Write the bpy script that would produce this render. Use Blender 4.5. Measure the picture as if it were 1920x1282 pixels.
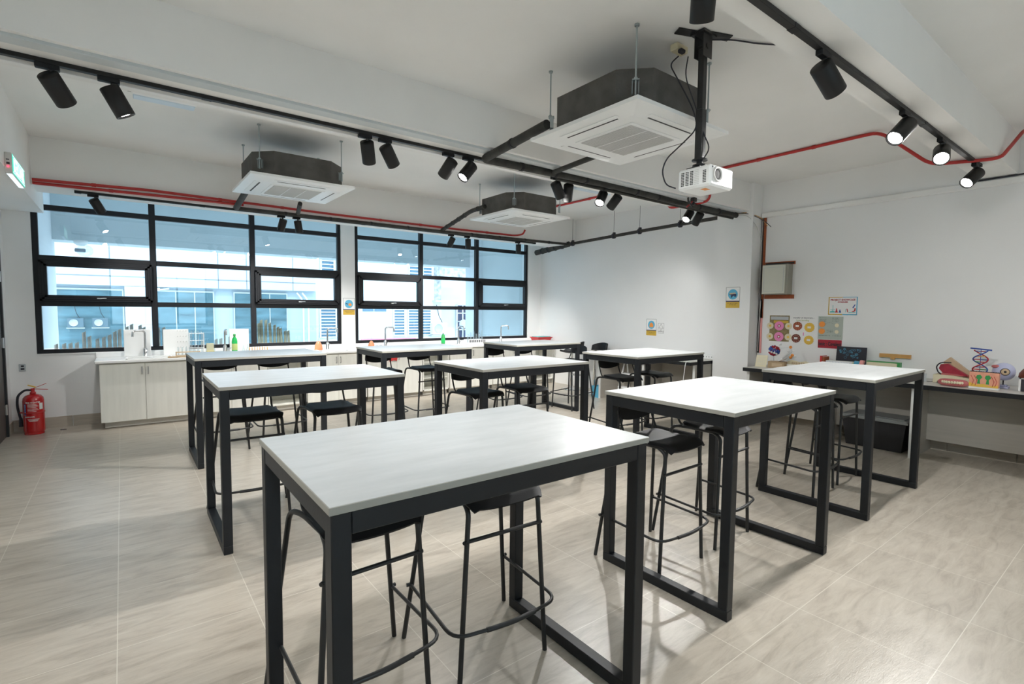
import bpy, math, random
from mathutils import Vector, Matrix
for o in list(bpy.data.objects): bpy.data.objects.remove(o)
random.seed(7)
SC = bpy.context.scene
C = SC.collection
R = math.radians
PI = math.pi

# ---------------------------------------------------------------- camera
def setup_camera():
    h, yaw, pitch, roll, f = 1.53484, 0.652277, -0.0629819, 0.0092702, 957.349
    fw = Vector((math.sin(yaw)*math.cos(pitch), math.cos(yaw)*math.cos(pitch), math.sin(pitch)))
    r = Vector((math.cos(yaw), -math.sin(yaw), 0)); u = r.cross(fw)
    c, s = math.cos(roll), math.sin(roll)
    r2 = c*r + s*u; u2 = -s*r + c*u
    m = Matrix((r2, u2, -fw)).transposed().to_4x4(); m.translation = Vector((0, 0, h))
    cd = bpy.data.cameras.new('camera'); cd.sensor_width = 36; cd.lens = f*36/1920
    cd.clip_start = 0.05; cd.clip_end = 200
    co = bpy.data.objects.new('camera', cd); co.matrix_world = m
    C.objects.link(co); SC.camera = co
setup_camera()

# ---------------------------------------------------------------- sky, sun, exposure
W = bpy.data.worlds.new('sky'); SC.world = W; W.use_nodes = True
bg = W.node_tree.nodes['Background']
bg.inputs[0].default_value = (0.86, 0.94, 1.0, 1); bg.inputs[1].default_value = 3.0
sl = bpy.data.lights.new('sun', 'SUN'); sl.energy = 1.6; sl.angle = R(3); sl.color = (1, .98, .94)
so = bpy.data.objects.new('sun', sl); C.objects.link(so)
so.rotation_euler = (R(38), 0, R(-12)); so.location = (3, -5, 30)
SPOT_W = 118.0
SC.view_settings.view_transform = 'Standard'; SC.view_settings.look = 'None'
SC.view_settings.gamma = 1; SC.view_settings.use_curve_mapping = False
SC.view_settings.exposure = 0.42
cy = SC.cycles
cy.use_denoising = True
cy.max_bounces = 10; cy.diffuse_bounces = 6; cy.glossy_bounces = 4; cy.transparent_max_bounces = 16; cy.transmission_bounces = 6
cy.caustics_reflective = False; cy.caustics_refractive = False
cy.sample_clamp_indirect = 6.0

# ---------------------------------------------------------------- materials
M = {}
def mat(name, col, rough=.5, metal=0, emit=None, es=0, bump=0, bscale=40, var=0, vscale=3, coat=0, alpha=1, trans=0, stretch=None, spec=.5):
    m = bpy.data.materials.new(name); m.use_nodes = True
    nt = m.node_tree; b = nt.nodes['Principled BSDF']
    b.inputs['Base Color'].default_value = (*col, 1)
    b.inputs['Roughness'].default_value = rough; b.inputs['Metallic'].default_value = metal
    b.inputs['Specular IOR Level'].default_value = spec
    if coat: b.inputs['Coat Weight'].default_value = coat; b.inputs['Coat Roughness'].default_value = .15
    if emit: b.inputs['Emission Color'].default_value = (*emit, 1); b.inputs['Emission Strength'].default_value = es
    if trans: b.inputs['Transmission Weight'].default_value = trans
    if alpha < 1: b.inputs['Alpha'].default_value = alpha
    if bump or var:
        tc = nt.nodes.new('ShaderNodeTexCoord'); mp = nt.nodes.new('ShaderNodeMapping')
        nt.links.new(tc.outputs['Object'], mp.inputs[0])
        if stretch: mp.inputs['Scale'].default_value = stretch
    if var:
        n = nt.nodes.new('ShaderNodeTexNoise'); n.inputs['Scale'].default_value = vscale; n.inputs['Detail'].default_value = 6
        nt.links.new(mp.outputs[0], n.inputs[0])
        r = nt.nodes.new('ShaderNodeValToRGB')
        r.color_ramp.elements[0].position = .3; r.color_ramp.elements[1].position = .7
        r.color_ramp.elements[0].color = (*[c*(1-var) for c in col], 1)
        r.color_ramp.elements[1].color = (*[min(1, c*(1+var)) for c in col], 1)
        nt.links.new(n.outputs[0], r.inputs[0]); nt.links.new(r.outputs[0], b.inputs['Base Color'])
    if bump:
        n2 = nt.nodes.new('ShaderNodeTexNoise'); n2.inputs['Scale'].default_value = bscale; n2.inputs['Detail'].default_value = 4
        nt.links.new(mp.outputs[0], n2.inputs[0])
        bp = nt.nodes.new('ShaderNodeBump'); bp.inputs['Strength'].default_value = bump; bp.inputs['Distance'].default_value = .01
        nt.links.new(n2.outputs[0], bp.inputs['Height']); nt.links.new(bp.outputs[0], b.inputs['Normal'])
    M[name] = m
    return m

mat('paint', (.84, .845, .84), .75, bump=.12, bscale=9, var=.015, vscale=1.5)
mat('ceiling_paint', (.86, .865, .855), .85, bump=.15, bscale=7, var=.03, vscale=1.2)
mat('beam_paint', (.85, .85, .835), .8, bump=.2, bscale=6, var=.03, vscale=1.3)
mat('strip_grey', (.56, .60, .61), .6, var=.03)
mat('black_metal', (.016, .017, .018), .42, spec=.5, var=.12, vscale=14)
mat('frame_metal', (.009, .011, .014), .46, spec=.4, var=.12, vscale=9, bump=.05, bscale=30)
mat('black_plastic', (.009, .010, .012), .52, spec=.3)
mat('window_metal', (.008, .009, .012), .5, spec=.35)
mat('spot_black', (.012, .012, .012), .5, spec=.35)
mat('foam_dark', (.085, .081, .074), .85, bump=.3, bscale=60, var=.25, vscale=7)
mat('white_plastic', (.86, .87, .86), .35)
mat('grille_grey', (.60, .60, .58), .5)
mat('dark_slot', (.03, .03, .03), .7)
mat('steel', (.60, .60, .60), .28, 1)
mat('zinc', (.42, .48, .50), .4, .9)
mat('chrome', (.80, .80, .80), .1, 1)
mat('worktop_white', (.86, .86, .85), .22, coat=.3)
mat('cab_wood', (.77, .765, .71), .45, var=.045, vscale=2.2, stretch=(9, 9, .8))
mat('cab_side', (.62, .60, .55), .5)
mat('baseboard', (.43, .385, .32), .5, var=.10, vscale=6, stretch=(.6, .6, 8))
mat('red_pipe', (.44, .022, .020), .4)
mat('red_gloss', (.50, .010, .012), .22, coat=.5)
mat('lamp_lens', (1, 1, 1), .4, emit=(1, .98, .94), es=26)
mat('lens_off', (.62, .62, .62), .25, .3)
mat('door_wood', (.085, .075, .068), .5, var=.2, vscale=5, stretch=(8, 8, .7))
mat('desk_top', (.52, .50, .47), .35, var=.03)
mat('desk_panel', (.42, .395, .35), .55, var=.05, vscale=2, stretch=(1, 1, 14))
mat('desk_white', (.74, .74, .72), .5)
mat('grey_lid', (.20, .21, .205), .5, bump=.1)
mat('bin_black', (.014, .014, .016), .45)
mat('card', (.42, .30, .18), .8, var=.08)
mat('cream', (.72, .66, .47), .7)
mat('paper', (.80, .79, .74), .7)
mat('white', (.84, .84, .83), .5)
mat('red', (.50, .03, .03), .5); mat('darkred', (.38, .012, .03), .6)
mat('orange', (.85, .30, .05), .5); mat('yellow', (.78, .50, .07), .55); mat('pink', (.78, .25, .50), .6)
mat('salmon', (.80, .36, .34), .6)
mat('blue', (.03, .08, .36), .4); mat('skyblue', (.10, .42, .62), .5); mat('navy', (.02, .03, .09), .5)
mat('green', (.04, .30, .08), .4); mat('teal', (.12, .50, .50), .4); mat('lime', (.38, .46, .16), .6)
mat('brown', (.24, .13, .07), .7, var=.2, vscale=18); mat('olive', (.24, .19, .09), .8, var=.25, vscale=30)
mat('rust', (.30, .07, .02), .7, var=.2, vscale=20); mat('rustbrown', (.25, .07, .03), .6)
mat('lilac', (.50, .52, .72), .45); mat('tan', (.56, .42, .27), .6, var=.06)
mat('flesh', (.78, .36, .24), .55, var=.08, vscale=25); mat('gum', (.48, .13, .13), .35); mat('muscle', (.36, .025, .05), .35, var=.15, vscale=20)
mat('ochre', (.62, .40, .05), .6); mat('sage', (.42, .47, .42), .6); mat('ink', (.03, .03, .04), .8)
mat('dbgrey', (.60, .60, .52), .5); mat('dbgrey_dark', (.30, .29, .24), .5)
mat('warm_wood', (.60, .32, .10), .5, var=.1, vscale=12)
mat('peg_wood', (.74, .60, .50), .8, var=.15, vscale=20)
mat('pink_sign', (.85, .22, .45), .5)
mat('exit_green', (.0, .30, .20), .4, emit=(.05, .65, .45), es=.9)
mat('exit_text', (.9, .95, .9), .4, emit=(.9, 1, .95), es=1.1)
mat('exit_glow', (.8, .9, 1), .4, emit=(.75, .9, 1), es=.9)
mat('led_red', (.8, .02, .02), .4, emit=(1, .02, .05), es=6)
mat('batten_lens', (.66, .78, .88), .4)
mat('ext_white', (.66, .69, .72), .7, var=.02); mat('ext_soffit', (.84, .86, .87), .8)
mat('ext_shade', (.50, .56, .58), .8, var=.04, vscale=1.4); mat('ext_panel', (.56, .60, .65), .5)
mat('ext_recess_shade', (.42, .50, .56), .7, var=.03)  # bluish shade of the recessed facade wall is put into this colour
mat('reflection_dark', (.10, .16, .20), .6)  # tone of the boxes that imitate reflections in dark glass
mat('joint_grey', (.22, .26, .32), .7); mat('ext_bark', (.42, .44, .46), .9, var=.5, vscale=6, bump=.4)
mat('ext_ground', (.62, .62, .60), .9)
mat('window_dark', (.10, .19, .23), .12, var=.4, vscale=1.1, stretch=(1, 1, 5))
mat('louver_blue', (.10, .20, .29), .35)
mat('ext_grey', (.45, .48, .5), .6)
mat('amber_fluid', (.75, .60, .25), .3); mat('soap_orange', (.90, .34, .16), .3, trans=.2)
mat('green_liquid', (.02, .45, .10), .2, trans=.1)
mat('purplebrown', (.16, .04, .02), .5)

def glass(name, tint, gl=.05, rough=.0):
    m = bpy.data.materials.new(name); m.use_nodes = True; nt = m.node_tree
    for n in list(nt.nodes): nt.nodes.remove(n)
    out = nt.nodes.new('ShaderNodeOutputMaterial'); t = nt.nodes.new('ShaderNodeBsdfTransparent')
    g = nt.nodes.new('ShaderNodeBsdfGlossy'); mx = nt.nodes.new('ShaderNodeMixShader')
    t.inputs[0].default_value = (*tint, 1); g.inputs[0].default_value = (1, 1, 1, 1); g.inputs['Roughness'].default_value = rough
    mx.inputs[0].default_value = gl
    nt.links.new(t.outputs[0], mx.inputs[1]); nt.links.new(g.outputs[0], mx.inputs[2]); nt.links.new(mx.outputs[0], out.inputs[0])
    M[name] = m
glass('window_glass', (.80, .905, .955), .05)
glass('clear_glass', (.93, .96, .97), .12, .05)
glass('clear_sheet', (.88, .92, .93), .08, .1)

def tabletop_mat():
    m = mat('tabletop', (.60, .635, .65), .34, bump=.04, bscale=25)
    nt = m.node_tree; b = nt.nodes['Principled BSDF']
    tc = nt.nodes.new('ShaderNodeTexCoord'); mp = nt.nodes.new('ShaderNodeMapping'); mp.inputs['Scale'].default_value = (1.2, 5, 1)
    n = nt.nodes.new('ShaderNodeTexNoise'); n.inputs['Scale'].default_value = 3; n.inputs['Detail'].default_value = 9; n.inputs['Roughness'].default_value = .62
    r = nt.nodes.new('ShaderNodeValToRGB'); r.color_ramp.elements[0].position = .3; r.color_ramp.elements[1].position = .68
    r.color_ramp.elements[0].color = (.52, .545, .55, 1); r.color_ramp.elements[1].color = (.62, .64, .65, 1)
    nt.links.new(tc.outputs['Object'], mp.inputs[0]); nt.links.new(mp.outputs[0], n.inputs[0]); nt.links.new(n.outputs[0], r.inputs[0]); nt.links.new(r.outputs[0], b.inputs['Base Color'])
tabletop_mat()
mat('table_edge', (.38, .37, .33), .6)

def floor_mat():
    m = mat('floor_tile', (.5, .46, .4), .30)
    nt = m.node_tree; b = nt.nodes['Principled BSDF']; L = nt.links.new; N = nt.nodes.new
    tc = N('ShaderNodeTexCoord')
    mp = N('ShaderNodeMapping'); mp.inputs['Location'].default_value = (-.5+.5625*20, -1.12+.5625*20, 0); L(tc.outputs['Object'], mp.inputs[0])
    br = N('ShaderNodeTexBrick'); br.offset = 0; br.squash = 1
    br.inputs['Scale'].default_value = 1; br.inputs['Brick Width'].default_value = .5625; br.inputs['Row Height'].default_value = .5625
    br.inputs['Mortar Size'].default_value = .0022; br.inputs['Mortar Smooth'].default_value = .3; br.inputs['Bias'].default_value = 0
    br.inputs['Color1'].default_value = (.44, .44, .44, 1); br.inputs['Color2'].default_value = (.56, .56, .56, 1)
    L(mp.outputs[0], br.inputs[0])
    mp2 = N('ShaderNodeMapping'); mp2.inputs['Scale'].default_value = (1.5, 7.5, 1); mp2.inputs['Rotation'].default_value = (0, 0, R(6)); L(tc.outputs['Object'], mp2.inputs[0])
    n = N('ShaderNodeTexNoise'); n.inputs['Scale'].default_value = 2.4; n.inputs['Detail'].default_value = 10; n.inputs['Roughness'].default_value = .68; n.inputs['Distortion'].default_value = .6
    L(mp2.outputs[0], n.inputs[0])
    r = N('ShaderNodeValToRGB'); e = r.color_ramp.elements
    e[0].position = .28; e[0].color = (.35, .305, .25, 1); e[1].position = .72; e[1].color = (.57, .52, .445, 1)
    e2 = e.new(.5); e2.color = (.485, .435, .365, 1)
    L(n.outputs[0], r.inputs[0])
    mx = N('ShaderNodeMix'); mx.data_type = 'RGBA'; mx.blend_type = 'OVERLAY'; mx.inputs[0].default_value = .35
    L(r.outputs[0], mx.inputs[6]); L(br.outputs['Color'], mx.inputs[7])
    mx2 = N('ShaderNodeMix'); mx2.data_type = 'RGBA'; mx2.inputs[7].default_value = (.66, .62, .54, 1)
    L(br.outputs['Fac'], mx2.inputs[0]); L(mx.outputs[2], mx2.inputs[6]); L(mx2.outputs[2], b.inputs['Base Color'])
    n3 = N('ShaderNodeTexNoise'); n3.inputs['Scale'].default_value = 14; n3.inputs['Detail'].default_value = 7; n3.inputs['Distortion'].default_value = 1.2; L(mp2.outputs[0], n3.inputs[0])
    bp = N('ShaderNodeBump'); bp.inputs['Strength'].default_value = .12; bp.inputs['Distance'].default_value = .006
    L(n3.outputs[0], bp.inputs['Height']); L(bp.outputs[0], b.inputs['Normal'])
floor_mat()

# ---------------------------------------------------------------- mesh builder
class MB:
    def __init__(s): s.v = []; s.f = []; s.m = []; s.sm = []
    def add(s, vs, fs, m=0, smooth=False):
        o = len(s.v); s.v += [tuple(v) for v in vs]
        for f in fs: s.f.append([i+o for i in f]); s.m.append(m); s.sm.append(smooth)
        return s
    def box(s, x0, y0, z0, x1, y1, z1, m=0, side=None):
        x0, x1 = sorted((x0, x1)); y0, y1 = sorted((y0, y1)); z0, z1 = sorted((z0, z1))
        vs = [(x0,y0,z0),(x1,y0,z0),(x1,y1,z0),(x0,y1,z0),(x0,y0,z1),(x1,y0,z1),(x1,y1,z1),(x0,y1,z1)]
        s.add(vs, [(3,2,1,0),(4,5,6,7)], m)
        s.add(vs, [(0,1,5,4),(1,2,6,5),(2,3,7,6),(3,0,4,7)], m if side is None else side)
        return s
    def bbox(s, x0, y0, z0, x1, y1, z1, b=.003, m=0):
        """box with chamfered edges"""
        x0, x1 = sorted((x0, x1)); y0, y1 = sorted((y0, y1)); z0, z1 = sorted((z0, z1))
        b = min(b, (x1-x0)*.45, (y1-y0)*.45, (z1-z0)*.45)
        def ring(z, i):
            return [(x0+i, y0+b, z), (x0+b, y0+i, z), (x1-b, y0+i, z), (x1-i, y0+b, z), (x1-i, y1-b, z), (x1-b, y1-i, z), (x0+b, y1-i, z), (x0+i, y1-b, z)]
        rs = [ring(z0, b), ring(z0+b, 0), ring(z1-b, 0), ring(z1, b)]
        vs = sum(rs, []); fs = []
        for k in range(3):
            for j in range(8): fs.append((k*8+j, k*8+(j+1) % 8, k*8+8+(j+1) % 8, k*8+8+j))
        fs.append(tuple(reversed(range(8)))); fs.append(tuple(range(24, 32)))
        return s.add(vs, fs, m)
    def obox(s, c, ux, uy, uz, m=0):
        """oriented box: centre and three half vectors"""
        c = Vector(c); ux = Vector(ux); uy = Vector(uy); uz = Vector(uz)
        vs = [c+a*ux+b*uy+d*uz for d in (-1, 1) for a, b in ((-1,-1),(1,-1),(1,1),(-1,1))]
        return s.add(vs, [(3,2,1,0),(4,5,6,7),(0,1,5,4),(1,2,6,5),(2,3,7,6),(3,0,4,7)], m)
    def cyl(s, a, b, r, r2=None, n=14, m=0, caps=True, smooth=True):
        a = Vector(a); b = Vector(b); r2 = r if r2 is None else r2
        d = (b-a).normalized(); t = Vector((0, 0, 1)) if abs(d.z) < .9 else Vector((1, 0, 0))
        u = d.cross(t).normalized(); w = d.cross(u)
        vs = [a+r*(math.cos(2*PI*i/n)*u+math.sin(2*PI*i/n)*w) for i in range(n)] + [b+r2*(math.cos(2*PI*i/n)*u+math.sin(2*PI*i/n)*w) for i in range(n)]
        s.add(vs, [(i, (i+1) % n, n+(i+1) % n, n+i) for i in range(n)], m, smooth)
        if caps: s.add(vs, [tuple(reversed(range(n))), tuple(range(n, 2*n))], m)
        return s
    def tube(s, pts, r, n=10, m=0, bend=0, seg=5):
        P = [Vector(p) for p in pts]
        if bend:
            Q = [P[0]]
            for i in range(1, len(P)-1):
                a = (P[i-1]-P[i]); b = (P[i+1]-P[i]); k = min(bend, a.length*.48, b.length*.48)
                p0 = P[i]+a.normalized()*k; p2 = P[i]+b.normalized()*k
                for j in range(seg+1):
                    t = j/seg; Q.append((1-t)**2*p0+2*t*(1-t)*P[i]+t*t*p2)
            Q.append(P[-1]); P = Q
        rings = []; u = None
        for i, p in enumerate(P):
            d = (P[min(i+1, len(P)-1)]-P[max(i-1, 0)]).normalized()
            if u is None:
                t = Vector((0, 0, 1)) if abs(d.z) < .9 else Vector((1, 0, 0)); u = d.cross(t).normalized()
            else:
                u = (u-d*u.dot(d)).normalized()
            w = d.cross(u); rings.append([p+r*(math.cos(2*PI*k/n)*u+math.sin(2*PI*k/n)*w) for k in range(n)])
        vs = sum(rings, []); fs = []
        for i in range(len(P)-1):
            for k in range(n): fs.append((i*n+k, i*n+(k+1) % n, (i+1)*n+(k+1) % n, (i+1)*n+k))
        s.add(vs, fs, m, True); L = len(P)
        s.add(vs, [tuple(reversed(range(n))), tuple(range((L-1)*n, L*n))], m)
        return s
    def lathe(s, prof, n=24, m=0, c=(0, 0, 0), axis=None, smooth=True):
        c = Vector(c); d = Vector(axis).normalized() if axis else Vector((0, 0, 1))
        t = Vector((0, 0, 1)) if abs(d.z) < .9 else Vector((1, 0, 0)); u = d.cross(t).normalized(); w = d.cross(u)
        vs = []
        for r, z in prof: vs += [c+d*z+max(r, 1e-5)*(math.cos(2*PI*k/n)*u+math.sin(2*PI*k/n)*w) for k in range(n)]
        fs = []
        for i in range(len(prof)-1):
            for k in range(n): fs.append((i*n+k, i*n+(k+1) % n, (i+1)*n+(k+1) % n, (i+1)*n+k))
        return s.add(vs, fs, m, smooth)
    def sphere(s, c, r, n=14, m=0, sc=(1, 1, 1)):
        vs = []; k = max(6, n//2)
        for i in range(k+1):
            a = PI*i/k
            for j in range(n):
                b = 2*PI*j/n; vs.append((c[0]+r*sc[0]*math.sin(a)*math.cos(b), c[1]+r*sc[1]*math.sin(a)*math.sin(b), c[2]+r*sc[2]*math.cos(a)))
        return s.add(vs, [(i*n+j, (i+1)*n+j, (i+1)*n+(j+1) % n, i*n+(j+1) % n) for i in range(k) for j in range(n)], m, True)
    def prism(s, poly, a, b, m=0, fn=None):
        """extrude 2D polygon; fn maps (p, q, t) to 3D with t in (a, b)"""
        fn = fn or (lambda p, q, t: (p, q, t)); n = len(poly)
        vs = [fn(p, q, a) for p, q in poly]+[fn(p, q, b) for p, q in poly]
        return s.add(vs, [tuple(reversed(range(n))), tuple(range(n, 2*n))]+[(i, (i+1) % n, n+(i+1) % n, n+i) for i in range(n)], m)
    def build(s, name, mats, parent=None, loc=None):
        me = bpy.data.meshes.new(name); me.from_pydata(s.v, [], s.f)
        mats = mats if isinstance(mats, (list, tuple)) else [mats]
        for x in mats: me.materials.append(M[x])
        for p, mi, sm in zip(me.polygons, s.m, s.sm): p.material_index = mi; p.use_smooth = sm
        me.validate(); me.update()
        # unify face directions so shading is right
        import bmesh
        b = bmesh.new(); b.from_mesh(me); bmesh.ops.remove_doubles(b, verts=b.verts, dist=1e-6) if not any(s.sm) else None
        bmesh.ops.recalc_face_normals(b, faces=b.faces); b.to_mesh(me); b.free()
        o = bpy.data.objects.new(name, me); C.objects.link(o)
        if parent: o.parent = parent
        if loc: o.location = loc
        return o

def tag(o, label=None, cat=None, group=None, kind=None):
    if label: o['label'] = label
    if cat: o['category'] = cat
    if group: o['group'] = group
    if kind: o['kind'] = kind
    return o
def thing(name, label, cat, loc=(0, 0, 0), rz=0, group=None):
    o = bpy.data.objects.new(name, None); o.empty_display_size = .1; C.objects.link(o)
    o.location = loc; o.rotation_euler = (0, 0, rz)
    return tag(o, label, cat, group)
def struct(name, mb, mats, label=None, cat=None, parent=None):
    o = mb.build(name, mats, parent)
    if not parent: tag(o, label, cat, kind='structure')
    return o
def sthing(name, label, cat, loc=(0, 0, 0)):
    o = thing(name, label, cat, loc); o['kind'] = 'structure'; return o
def dup(root, loc, rz=None, label=None, group=None):
    def cp(o, par):
        c = o.copy(); C.objects.link(c)
        if par: c.parent = par
        for ch in o.children: cp(ch, c)
        return c
    r = cp(root, None); r.location = loc
    if rz is not None: r.rotation_euler = (0, 0, rz)
    if label: r['label'] = label
    if group: r['group'] = group
    return r
def text_part(txt, size, fn, mtl, parent, name='lettering', align='CENTER', depth=.0006, bold=0):
    """lettering as a mesh; fn maps local (u, v, w) to 3D"""
    cu = bpy.data.curves.new('t', 'FONT'); cu.body = txt; cu.size = size; cu.align_x = align; cu.align_y = 'CENTER'; cu.resolution_u = 2
    cu.extrude = depth; cu.offset = bold
    o = bpy.data.objects.new('t', cu); C.objects.link(o)
    dg = bpy.context.evaluated_depsgraph_get(); me = bpy.data.meshes.new_from_object(o.evaluated_get(dg))
    bpy.data.objects.remove(o); bpy.data.curves.remove(cu)
    for v in me.vertices: v.co = fn(*v.co)
    me.materials.clear(); me.materials.append(M[mtl]); me.name = name
    r = bpy.data.objects.new(name, me); C.objects.link(r)
    if parent: r.parent = parent
    return r
# ================================================================ SETTING
XR, YW, XL, ZC = 7.30, 8.55, -1.10, 3.33
YF = -3.6
struct('floor', MB().box(XL-.15, YF-.15, -.12, XR+.15, YW+.0, 0), 'floor_tile', 'beige stone-look tiled floor of the classroom', 'floor')
struct('ceiling', MB().box(XL-.15, YF-.15, ZC, XR+.15, YW+.2, ZC+.25), 'ceiling_paint', 'white painted concrete ceiling slab between the beams', 'ceiling')
struct('wall_left', MB().box(XL-.15, YF, 0, XL, 7.27, ZC).box(XL-.15, 8.28, 0, XL, YW+.2, ZC).box(XL-.15, 7.27, 2.2, XL, 8.28, ZC), 'paint', 'white wall on the left with the dark door', 'wall')
struct('wall_right', MB().box(XR, YF, 0, XR+.15, YW+.2, ZC), 'paint', 'long white wall on the right behind the showcase desk', 'wall')
struct('wall_front', MB().box(XL-.15, YF-.15, 0, XR+.15, YF, .9).box(XL-.15, YF-.15, 2.9, XR+.15, YF, ZC).box(XL-.15, YF-.15, .9, -.3, YF, 2.9).box(6.3, YF-.15, .9, XR+.15, YF, 2.9).box(2.4, YF-.15, .9, XR, YF, 2.9), 'paint', 'white wall behind the viewer', 'wall')
# window wall: below, pillar between, sides
W1 = (-.85, 2.93); W2 = (3.165, 6.95); ZS, ZT = .935, 3.25
wb = MB()
wb.box(XL-.15, YW, 0, XR+.15, YW+.2, ZS)
wb.box(XL-.15, YW, ZS, W1[0], YW+.2, ZC); wb.box(W1[1], YW, ZS, W2[0], YW+.2, ZC); wb.box(W2[1], YW, ZS, XR+.15, YW+.2, ZC)
wb.box(W1[0], YW, ZT, W1[1], YW+.2, ZC); wb.box(W2[0], YW, ZT, W2[1], YW+.2, ZC)
struct('wall_back', wb, 'paint', 'white wall at the far end holding the two big black-framed windows', 'wall')
struct('trim_1', MB().box(XL, 3.76, 2.955, XR, 4.31, ZC), 'beam_paint', 'deep white ceiling beam across the middle of the room carrying the long black track', 'beam')
struct('trim_2', MB().box(XL, 1.09, 2.96, XR, 1.40, ZC), 'beam_paint', 'white ceiling beam nearest the viewer, upper right', 'beam')
struct('trim_3', MB().box(XL, 7.5, 2.82, XR, 7.95, ZC), 'beam_paint', 'white ceiling beam just in front of the windows', 'beam')
struct('trim_4', MB().box(XL, YF, 2.665, -.725, YW, ZC), 'beam_paint', 'white boxed beam running along the left wall above the door', 'beam')
struct('trim_5', MB().box(7.05, 3.71, 0, XR, 4.25, ZC), 'paint', 'white square column on the right wall with a blue safety poster', 'column')
struct('trim_6', MB().bbox(XL+.4, 3.80, 2.935, XR-.3, 3.90, 2.956, .002), 'strip_grey', 'grey strip along the underside of the middle beam', 'trim')  # grey band on the beam's underside, built as a thin strip
struct('trim_7', MB().bbox(XR-.045, YF, 2.865, XR, 3.7, 2.935, .01), 'beam_paint', 'rough plaster ledge running along the upper right wall', 'trim')
struct('trim_8', MB().bbox(XL+.4, 4.16, 2.93, XR-.6, 4.20, 2.956, .002), 'white', 'thin white conduit casing beside the long black track', 'trim')
# baseboards with tile joints
bb = MB(); x = XL
while x < -.2:
    bb.box(x+.002, YW-.012, 0, min(x+.56, -.2), YW, .135); x += .5625
struct('baseboard_back', bb, 'baseboard', 'beige tile skirting below the window wall', 'baseboard')
bb = MB(); y = -3.55
while y < 3.6:
    bb.box(XR-.012, y+.002, 0, XR, min(y+.56, 3.7), .125); y += .5625
struct('baseboard_right', bb, 'baseboard', 'beige tile skirting under the showcase desk', 'baseboard')
bb = MB().box(XL, YF, 0, XL+.012, 7.2, .13).box(XL, 8.3, 0, XL+.012, YW-.015, .13)
struct('baseboard_left', bb, 'baseboard', 'beige tile skirting along the left wall', 'baseboard')

# ---------------- windows
def window(idx, x0, x1, mull, case, label):
    t = sthing('window_%d' % idx, label, 'window', (0, YW, 0))
    zb, z1, z2, z3, zt = .985, 1.56, 2.125, 2.745, ZT
    y0, y1 = .03, .09; w = .036
    fr = MB(); B = lambda a, b, c, d, e, g: fr.bbox(a, c, e, b, d, g, .004)
    B(x0, x0+.06, y0-.01, y1, ZS, zt); B(x1-.05, x1, y0-.01, y1, ZS, zt); B(x0, x1, y0-.012, y1, ZS, zb); B(x0, x1, y0, y1, zt-.05, zt)
    for m_ in mull: B(m_-w, m_+w, y0-.012, y1, zb, zt-.04)
    xs = [x0+.04]+list(mull)+[x1-.03]
    for z in (z1, z2, z3):
        B(xs[0], xs[-1], y0-.004, y1, z-.033, z+.033)
    fr.build('window_frame', 'window_metal', t)
    for c in case:
        a, b = xs[c], xs[c+1]; a += w*.6 if c else .012; b -= w*.6 if c < len(xs)-2 else .012
        cm = MB(); zz0, zz1 = z1+.028, z2-.028
        for k, (i, q) in enumerate(((0, -.028), (.022, -.036), (.048, -.044))):
            i2 = i+.03
            cm.bbox(a+i, q, zz0+i, b-i, q+.08, zz0+i2, .003).bbox(a+i, q, zz1-i2, b-i, q+.08, zz1-i, .003)
            cm.bbox(a+i, q, zz0+i, a+i2, q+.08, zz1-i, .003).bbox(b-i2, q, zz0+i, b-i, q+.08, zz1-i, .003)
        cs = cm.build('casement', 'window_metal', t)
        mx = (a+b)/2
        MB().bbox(mx-.02, -.066, zz0+.035, mx+.03, -.045, zz0+.05, .004).tube([(mx-.02, -.06, zz0+.042), (mx+.05, -.075, zz0+.046), (mx+.075, -.068, zz0+.046)], .005).build('handle', 'steel', cs)
    for c in range(len(xs)-1):
        for (a, b) in ((zb, z1), (z1, z2), (z2, z3), (z3, zt-.03)):
            MB().box(xs[c]+.01, .055, a+.01, xs[c+1]-.01, .061, b-.01).build('glass_pane', 'window_glass', t)
    MB().box(x0, -.012, ZS-.012, x1, .2, ZS-.0005).build('window_sill', 'white', t)
window(1, W1[0], W1[1], (.363, 1.598), (0, 2), 'left black-framed window with three columns of blue-tinted panes')
window(2, W2[0], W2[1], (4.426, 5.66), (0, 2), 'right black-framed window with three columns of blue-tinted panes')

for i_, (a_, b_) in enumerate(((-.3, 2.4),)):  # unseen window added behind the viewer as daylight fill
    t = sthing('window_%d' % (3+i_), ('added unseen fill-light window behind the viewer, on the side of the left door', 'added unseen fill-light window behind the viewer, on the side of the showcase desk')[i_], 'window', (0, YF, 0))
    f_ = MB().bbox(a_, -.12, .9, b_, -.04, .96).bbox(a_, -.12, 2.84, b_, -.04, 2.9)
    for q_ in (a_, (a_*2+b_)/3, (a_+2*b_)/3, b_-.05): f_.bbox(q_, -.12, .96, q_+.05, -.04, 2.84)
    f_.build('window_frame', 'window_metal', t)
    MB().box(a_+.02, -.083, .94, b_-.02, -.077, 2.86).build('glass_pane', 'window_glass', t)
# ---------------- door on the left wall
d = sthing('door_1', 'dark wood door with steel hinges in the left wall', 'door', (XL, 7.78, 0))
MB().bbox(-.05, -.45, .006, -.008, .43, 2.12).build('door_leaf', 'door_wood', d)
MB().box(-.14, .44, 0, .012, .49, 2.19).box(-.14, -.5, 0, .012, -.46, 2.19).box(-.14, -.5, 2.13, .012, .49, 2.19).build('door_frame', 'black_metal', d)
for z in (.32, 1.1, 1.86):
    MB().cyl((.004, .435, z-.06), (.004, .435, z+.06), .009).bbox(-.006, .40, z-.055, -.004, .435, z+.055, .0005).build('hinge', 'steel', d)

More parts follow.
